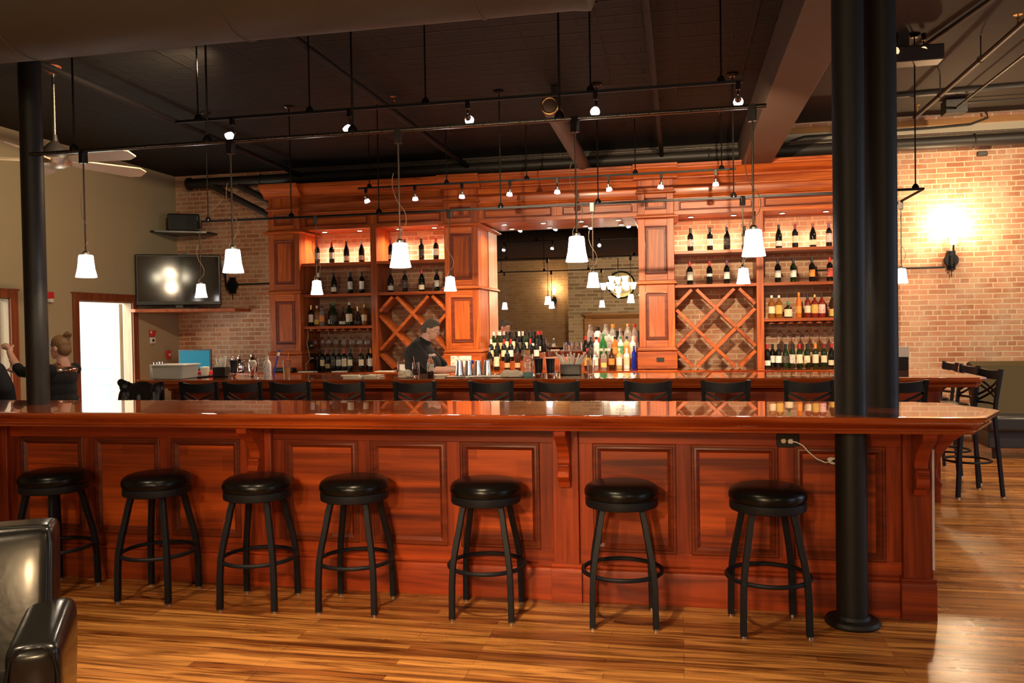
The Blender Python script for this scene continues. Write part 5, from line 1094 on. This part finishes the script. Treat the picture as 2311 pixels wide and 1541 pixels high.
mb = MB(); mb.open = True; mb.lathe([(0, 0), (.040, 0), (.045, .008), (.046, .06), (.042, .085), (.046, .11), (.046, .165), (.038, .19), (.020, .207), (.018, .22)], 28).build('bottle_body', cmat('clear_pet_thick', (.93, .90, .88), .08, trans=.9), t)
MB().lathe([(0, .004), (.041, .004), (.0435, .01), (.0435, .045), (0, .045)], 24).build('drink', mat('turquoise_drink', (.10, .55, .52), .2), t)
MB().lathe([(0, .215), (.022, .215), (.022, .242), (.019, .245), (0, .245)], 22).build('cap', CM['orange'], t)
t = item('pint_glass', 'clear pint glass with stirrers right of the fanned straws', 'glass', -.82, 7.72)
mb = MB(); mb.open = True; mb.lathe([(0, .01), (0, 0), (.028, 0), (.041, .14), (.039, .14), (.027, .012), (0, .01)], 24).build('glass', GLASS, t)
for k in range(5): MB().tube([(.01*k-.02, 0, .015), (.016*k-.03, .004*k, .19)], .003, 6).build('stirrer', BLKP if k % 2 else CHROME, t)
t = item('napkin_holder', 'tall white napkin stack in black holder right of columns', 'napkin holder', 2.04, 8.35)
MB().box(-.05, .05, -.05, .05, 0, .12).build('holder', BLKP, t, bevel=.003); MB().box(-.045, .06, -.035, .035, .10, .215).build('napkins', PAPER, t, bevel=.003)
# on the back counter
t = item('cash_register', 'grey metal credit card terminal left of the bartender', 'card terminal', -3.58, 10.5, .961)
MB().prism([(-.10, 0), (.10, 0), (.10, .09), (-.10, .15)], -.08, .08, 'x').build('body', NICK, t, bevel=.01); MB().box(-.05, .05, -.105, -.1, .02, .1).build('display', WHITE, t)
o = MB().box(-2.98, -2.70, 10.58, 10.59, .962, 1.16).build('notice_card', label_mat('pink_print_card', (.80, .72, .64), (.7, .2, .22), .7, (18, 18, 50))); tag(o, 'white card with pink print leaning before the pilaster by bartender', 'card')
for x, y, w_, lb in ((-4.98, 10.50, .22, 'leftmost white paper on the back counter edge'), (-4.52, 10.50, .16, 'small white folded paper right of the leftmost paper'), (-3.85, 10.47, .26, 'white paper beside the card terminal')):
    o = MB().box(x-w_/2, x+w_/2, y-.08, y+.08, .9605, .972).build('paper_stack', PAPER, bevel=.002); tag(o, lb, 'paper')
o = MB().box(-5.5, -5.2, 10.5, 10.62, .961, 1.02).build('black_pouch', BLKP, bevel=.012); tag(o, 'flat black pouch on the back counter below the switch boxes', 'pouch')
P = [(-5.16, 10.9, 1.54), (-5.13, 10.86, 1.45), (-5.155, 10.86, 1.35), (-5.12, 10.85, 1.2), (-5.10, 10.83, 1.12), (-5.15, 10.8, 1.05), (-5.12, 10.75, .97)]
tag(MB().tube(P, .004, 6).build('lamp_cord', IVORY), 'thin white cord hanging in front of the switch boxes', 'cord')

# ================================================================== PEOPLE
def hand(c, d, up_, r=.0085, curl=.5, side=1):
    """palm ellipsoid, five fingers and a thumb from the palm's side; d = pointing direction, up_ = back-of-hand normal"""
    c = Vector(c); d = Vector(d).normalized(); u = Vector(up_); u = (u-d*u.dot(d)).normalized(); s = d.cross(u)*side
    caps = [[(*(c-d*.045), .026), (*(c-d*.01), .028), (*(c+d*.03), .026)], [(*(c+s*.022+d*.02), .018), (*(c+d*.03), .018), (*(c-s*.022+d*.02), .018)]]
    for k, ln in enumerate((.070, .080, .075, .060)):
        o = s*(.028-.0185*k); p0 = c+o+d*.035; p1 = p0+d*ln*.45-u*ln*.15*curl; p2 = p1+d*ln*.25-u*ln*.32*curl; p3 = p2+d*ln*.1-u*ln*.30*curl
        caps.append([(*p0, r*1.15), (*p1, r*1.05), (*p2, r), (*p3, r*.85)])
    p0 = c+s*.028-d*.025; p1 = p0+s*.028+d*.025-u*.01; p2 = p1+d*.032-u*.012+s*.004
    caps.append([(*p0, r*1.5), (*p1, r*1.25), (*p2, r)])
    return caps
def eye(t, c, out, name='eye'):
    MB().sphere(c, .012, 10, 7).build(name, EYE, t); MB().sphere(Vector(c)+Vector(out)*.0075, .0062, 8, 6).build('iris', BLKP, t)

# bartender: facing right, head bowed over the work surface
t = empty('person', 'grey-haired bartender in black shirt and glasses, bowed over work behind the bar', 'person', (-2.955, 9.30, 0))
H0 = Vector((.105, .0, 1.515))
def hv(x, y, z):       # head-local point (x forward) with the head bowed 22 degrees
    a = math.radians(22); return (H0.x+x*math.cos(a)+z*math.sin(a), H0.y+y, H0.z-x*math.sin(a)+z*math.cos(a))
balls = [(hv(-.005, 0, .02), (.098, .078, .096)), (hv(.03, 0, -.03), (.068, .062, .085)), (hv(.045, 0, -.085), (.042, .042, .028)), (hv(.098, 0, -.012), (.018, .011, .017)), (hv(.088, 0, .012), (.012, .009, .022)),
         (hv(.082, 0, -.053), (.012, .024, .009)), (hv(.06, -.04, .03), (.028, .024, .010)), (hv(.06, .04, .03), (.028, .024, .010)), (hv(-.01, -.079, -.01), (.020, .010, .032)), (hv(-.01, .079, -.01), (.020, .010, .032)), (hv(.045, -.04, -.035), (.03, .022, .03)), (hv(.045, .04, -.035), (.03, .022, .03)),
         ((-.03, 0, 1.00), (.17, .19, .16)), ((.0, 0, 1.12), (.20, .20, .16)), ((-.04, 0, 1.24), (.16, .20, .13))]
caps = [[(.00, 0, 1.33, .072), (.045, 0, 1.42, .066), (.075, 0, 1.47, .062)],
        [(-.03, -.19, 1.29, .062), (.10, -.235, 1.16, .052), (.205, -.25, 1.06, .044), (.31, -.215, 1.055, .040), (.40, -.17, 1.055, .029)],
        [(-.03, .19, 1.29, .062), (.10, .22, 1.15, .052), (.20, .22, 1.05, .044), (.33, .16, 1.05, .038), (.41, .10, 1.05, .029)],
        [(-.03, -.09, .95, .10), (-.02, -.10, .50, .062), (-.04, -.10, .08, .042)], [(-.03, .09, .95, .10), (-.02, .10, .50, .062), (-.04, .10, .08, .042)],
        [(-.05, -.10, .045, .04), (.14, -.11, .035, .032)], [(-.05, .10, .045, .04), (.14, .11, .035, .032)]]
caps += hand((.45, -.15, 1.05), (1, .25, -.05), (0, -.15, 1), side=-1)+hand((.455, .075, 1.05), (1, -.2, -.05), (0, .1, 1), side=1)
organic('body', SKIN, t, caps, balls, .0062, 2)
for s_ in (-1, 1): eye(t, hv(.077, s_*.031, .008), (.92, s_*.1, -.38))
hb = [(hv(-.018, 0, .035), (.098, .083, .090)), (hv(-.055, 0, -.005), (.065, .076, .075)), (hv(.03, 0, .085), (.055, .06, .035))]
h_ = organic('hair', HAIRB, t, [], hb, .007, 2)
gl = MB()
for s_ in (-1, 1):
    gl.torus(.021, .0022, hv(.104, s_*.032, .006), 20, 6, Matrix.Rotation(PI/2+math.radians(22), 3, 'Y'))
    gl.tube([hv(.104, s_*.053, .010), hv(.06, s_*.080, .012), hv(-.01, s_*.088, .008)], .0022, 6)
gl.tube([hv(.106, -.012, .010), hv(.106, .012, .010)], .0022, 6); gl.build('glasses', NICK, t)
organic('shirt', SHIRT, t, [[(-.035, -.185, 1.295, .078), (.08, -.235, 1.18, .074), (.165, -.255, 1.10, .070)], [(-.035, .185, 1.295, .078), (.08, .225, 1.17, .072), (.165, .225, 1.09, .068)], [(-.01, 0, 1.31, .088), (.02, 0, 1.375, .080)],
        [(-.04, -.16, 1.32, .07), (-.03, 0, 1.345, .09), (-.04, .16, 1.32, .07)]],
        [((-.03, 0, .97), (.19, .205, .15)), ((.0, 0, 1.10), (.218, .215, .17)), ((-.045, 0, 1.22), (.180, .215, .16))], .0105, 4)
organic('trousers', TROUS, t, [[(-.03, -.09, .92, .115), (-.02, -.10, .50, .080), (-.04, -.10, .10, .062)], [(-.03, .09, .92, .115), (-.02, .10, .50, .080), (-.04, .10, .10, .062)]], [((-.03, 0, .88), (.175, .195, .12))], .016, 3)
MB().box(-.10, .20, -.155, -.06, 0, .07).box(-.10, .20, .06, .155, 0, .07).build('shoes', BLKP, t, bevel=.02)
rag(-2.46, 9.22, 'small white cloth in the bartender\'s hands', .12, .05, 9, z=.985)
# under-bar work surface where he works
t = empty('work_table', 'low steel work surface behind the main bar in front of the bartender', 'work table', (-2.1, 8.95, 0))
MB().box(-.55, .6, -.35, .42, .94, .985).build('table_top', NICK, t, bevel=.004)
for x in (-.5, .55):
    for y in (-.3, .37): MB().tube([(x, y, 0), (x, y, .94)], .018, 10).build('leg', NICK, t)

# woman with blonde bun, seen from behind-left, reaching to the left
t = empty('person', 'woman with blonde bun in black top with sequin yoke, reaching left behind the column', 'person', (-5.56, 6.60, 0))
H1 = Vector((-.005, .0, 1.415))
def wv(x, y, z): return (H1.x-x, H1.y+y, H1.z+z)
balls = [(wv(-.005, 0, .02), (.090, .072, .092)), (wv(.03, 0, -.03), (.060, .055, .075)), (wv(.045, 0, -.078), (.035, .036, .024)), (wv(.093, 0, -.012), (.016, .010, .014)), (wv(.083, 0, .01), (.010, .008, .020)), (wv(.078, 0, -.05), (.011, .020, .008)), (wv(-.012, -.073, -.008), (.018, .010, .028)), (wv(-.012, .073, -.008), (.018, .010, .028)), (wv(.055, -.036, .026), (.024, .02, .009)), (wv(.055, .036, .026), (.024, .02, .009)),
         ((.0, 0, .93), (.10, .150, .12)), ((.0, 0, 1.02), (.088, .130, .13)), ((.0, 0, 1.15), (.105, .155, .13))]
caps = [[(.035, 0, 1.24, .058), (.02, 0, 1.31, .050), (.01, 0, 1.36, .048)],
        [(.02, -.155, 1.21, .050), (-.12, -.19, 1.20, .043), (-.27, -.18, 1.21, .038), (-.37, -.14, 1.30, .036), (-.45, -.10, 1.385, .024)],
        [(.02, .155, 1.21, .050), (-.12, .17, 1.16, .043), (-.26, .13, 1.13, .038), (-.40, .06, 1.17, .032), (-.46, .02, 1.20, .024)],
        [(.03, -.08, .90, .085), (.02, -.08, .48, .055), (.03, -.08, .06, .036)], [(.03, .08, .90, .085), (.02, .08, .48, .055), (.03, .08, .06, .036)], [(.04, -.08, .04, .035), (-.12, -.085, .03, .028)], [(.04, .08, .04, .035), (-.12, .085, .03, .028)]]
caps += hand((-.49, -.08, 1.425), (-1, .2, .55), (-.4, -.3, 1), r=.0075, curl=.8, side=1)+hand((-.50, .0, 1.21), (-1, -.1, .2), (0, 0, 1), r=.0075, side=1)
organic('body', SKIN, t, caps, balls, .006, 2)
for s_ in (-1, 1): eye(t, wv(.073, s_*.029, .008), (-.95, s_*.1, 0))
organic('hair', HAIRG, t, [[(*wv(-.06, 0, .06), .04), (*wv(-.082, 0, .10), .03)]], [(wv(-.012, 0, .038), (.094, .080, .082)), (wv(-.05, 0, -.012), (.060, .068, .070)), (wv(-.088, 0, .118), (.036, .036, .028)), (wv(-.11, -.012, .128), (.022, .018, .016)), (wv(-.075, .01, .138), (.018, .02, .012))], .007, 2)
organic('black_top', SHIRT, t, [[(.02, -.150, 1.21, .062), (-.12, -.19, 1.20, .056), (-.25, -.185, 1.205, .050), (-.30, -.17, 1.24, .048)], [(.02, .150, 1.21, .062), (-.12, .17, 1.16, .056), (-.25, .135, 1.13, .052)]],
        [((-.005, 0, .92), (.135, .18, .13)), ((-.005, 0, 1.02), (.120, .162, .17)), ((.0, 0, 1.14), (.120, .172, .13))], .010, 3)
organic('sequin_yoke', SEQ, t, [[(.01, -.13, 1.225, .036), (.01, 0, 1.245, .054), (.01, .13, 1.225, .036)]], [((.008, 0, 1.21), (.118, .170, .048))], .008, 3)
organic('trousers', TROUS, t, [[(.03, -.08, .86, .10), (.02, -.08, .48, .072), (.03, -.08, .08, .05)], [(.03, .08, .86, .10), (.02, .08, .48, .072), (.03, .08, .08, .05)]], [((.03, 0, .84), (.15, .17, .12))], .016, 3)
MB().tube([(-.392, -.17, 1.325), (-.40, -.13, 1.30), (-.375, -.10, 1.325), (-.40, -.115, 1.36)], .004, 6, closed=True).build('bracelet', GOLD, t)
# second person at the picture's edge
t = empty('person', 'person in dark jacket half out of frame, held by the woman', 'person', (-6.04, 6.20, 0))
balls = [((.10, .01, 1.42), (.075, .092, .115)), ((.10, .06, 1.38), (.05, .05, .08)), ((.10, .105, 1.41), (.014, .02, .018)), ((0, 0, .95), (.16, .20, .16)), ((0, 0, 1.15), (.14, .20, .16)), ((.175, .0, 1.41), (.010, .018, .03)), ((.025, .0, 1.41), (.010, .018, .03))]
caps = [[(.02, 0, 1.25, .062), (.08, 0, 1.35, .055)], [(.17, 0, 1.24, .055), (.24, .02, 1.08, .045), (.20, .10, .92, .038), (.10, .20, .95, .026)], [(-.17, 0, 1.24, .055), (-.22, .02, 1.05, .045), (-.18, .12, .92, .038), (-.08, .20, .95, .026)],
        [(.09, 0, .9, .10), (.09, .02, .48, .062), (.09, 0, .06, .042)], [(-.09, 0, .9, .10), (-.09, .02, .48, .062), (-.09, 0, .06, .042)], [(.09, -.02, .04, .04), (.09, .16, .03, .03)], [(-.09, -.02, .04, .04), (-.09, .16, .03, .03)]]
caps += hand((.06, .23, .96), (-.6, 1, .1), (0, 0, 1), side=1)+hand((-.04, .23, .96), (.6, 1, .1), (0, 0, 1), side=-1)
organic('body', SKIN, t, caps, balls, .0075, 2)
for s_ in (-1, 1): eye(t, (.10+s_*.03, .088, 1.43), (0, 1, 0))
organic('hair', BLUEG, t, [], [((.10, -.008, 1.45), (.084, .098, .098)), ((.10, -.04, 1.38), (.072, .065, .09))], .008, 2)
organic('jacket', GREYC, t, [[(.17, 0, 1.23, .075), (.25, .02, 1.07, .066), (.21, .10, .93, .056)], [(-.17, 0, 1.23, .075), (-.23, .02, 1.05, .066), (-.19, .11, .93, .056)]], [((0, 0, .95), (.19, .23, .18)), ((0, 0, 1.13), (.18, .225, .19)), ((.0, 0, 1.27), (.12, .10, .06))], .012, 4)
organic('trousers', TROUS, t, [[(.09, 0, .86, .115), (.09, .02, .48, .08), (.09, 0, .08, .058)], [(-.09, 0, .86, .115), (-.09, .02, .48, .08), (-.09, 0, .08, .058)]], [((0, 0, .84), (.17, .20, .12))], .018, 3)

# jacket draped over a stool at the left end of the main bar
o = copy_tree(bs); o.location = (-4.66, 6.74, 0); o['label'] = 'cross-back black bar stool hidden under the black jacket at main bar left end'
rr = random.Random(4)
b = [((0, 0, .98), (.19, .05, .13)), ((0, -.01, .86), (.175, .055, .13)), ((-.17, 0, 1.06), (.045, .05, .06)), ((-.20, -.01, 1.10), (.03, .04, .035)), ((.15, 0, 1.03), (.06, .05, .07))]
for k in range(14): b.append(((rr.uniform(-.15, .15), -.045+rr.uniform(-.010, .010), rr.uniform(.82, .95)), (.022, .022, rr.uniform(.05, .10))))
o = organic('draped_jacket', mat('black_soft_leather', (.012, .011, .010), .35, bump=.3, bscale=40), None, [[(.15, -.04, 1.0, .045), (.17, -.06, .85, .042), (.15, -.05, .72, .035)], [(-.15, -.04, 1.0, .045), (-.17, -.06, .85, .042), (-.14, -.05, .74, .035)]], b, .010, 4)
o.location = (-4.68, 6.53, 0); tag(o, 'black leather jacket draped over a stool at the main bar left end', 'jacket')
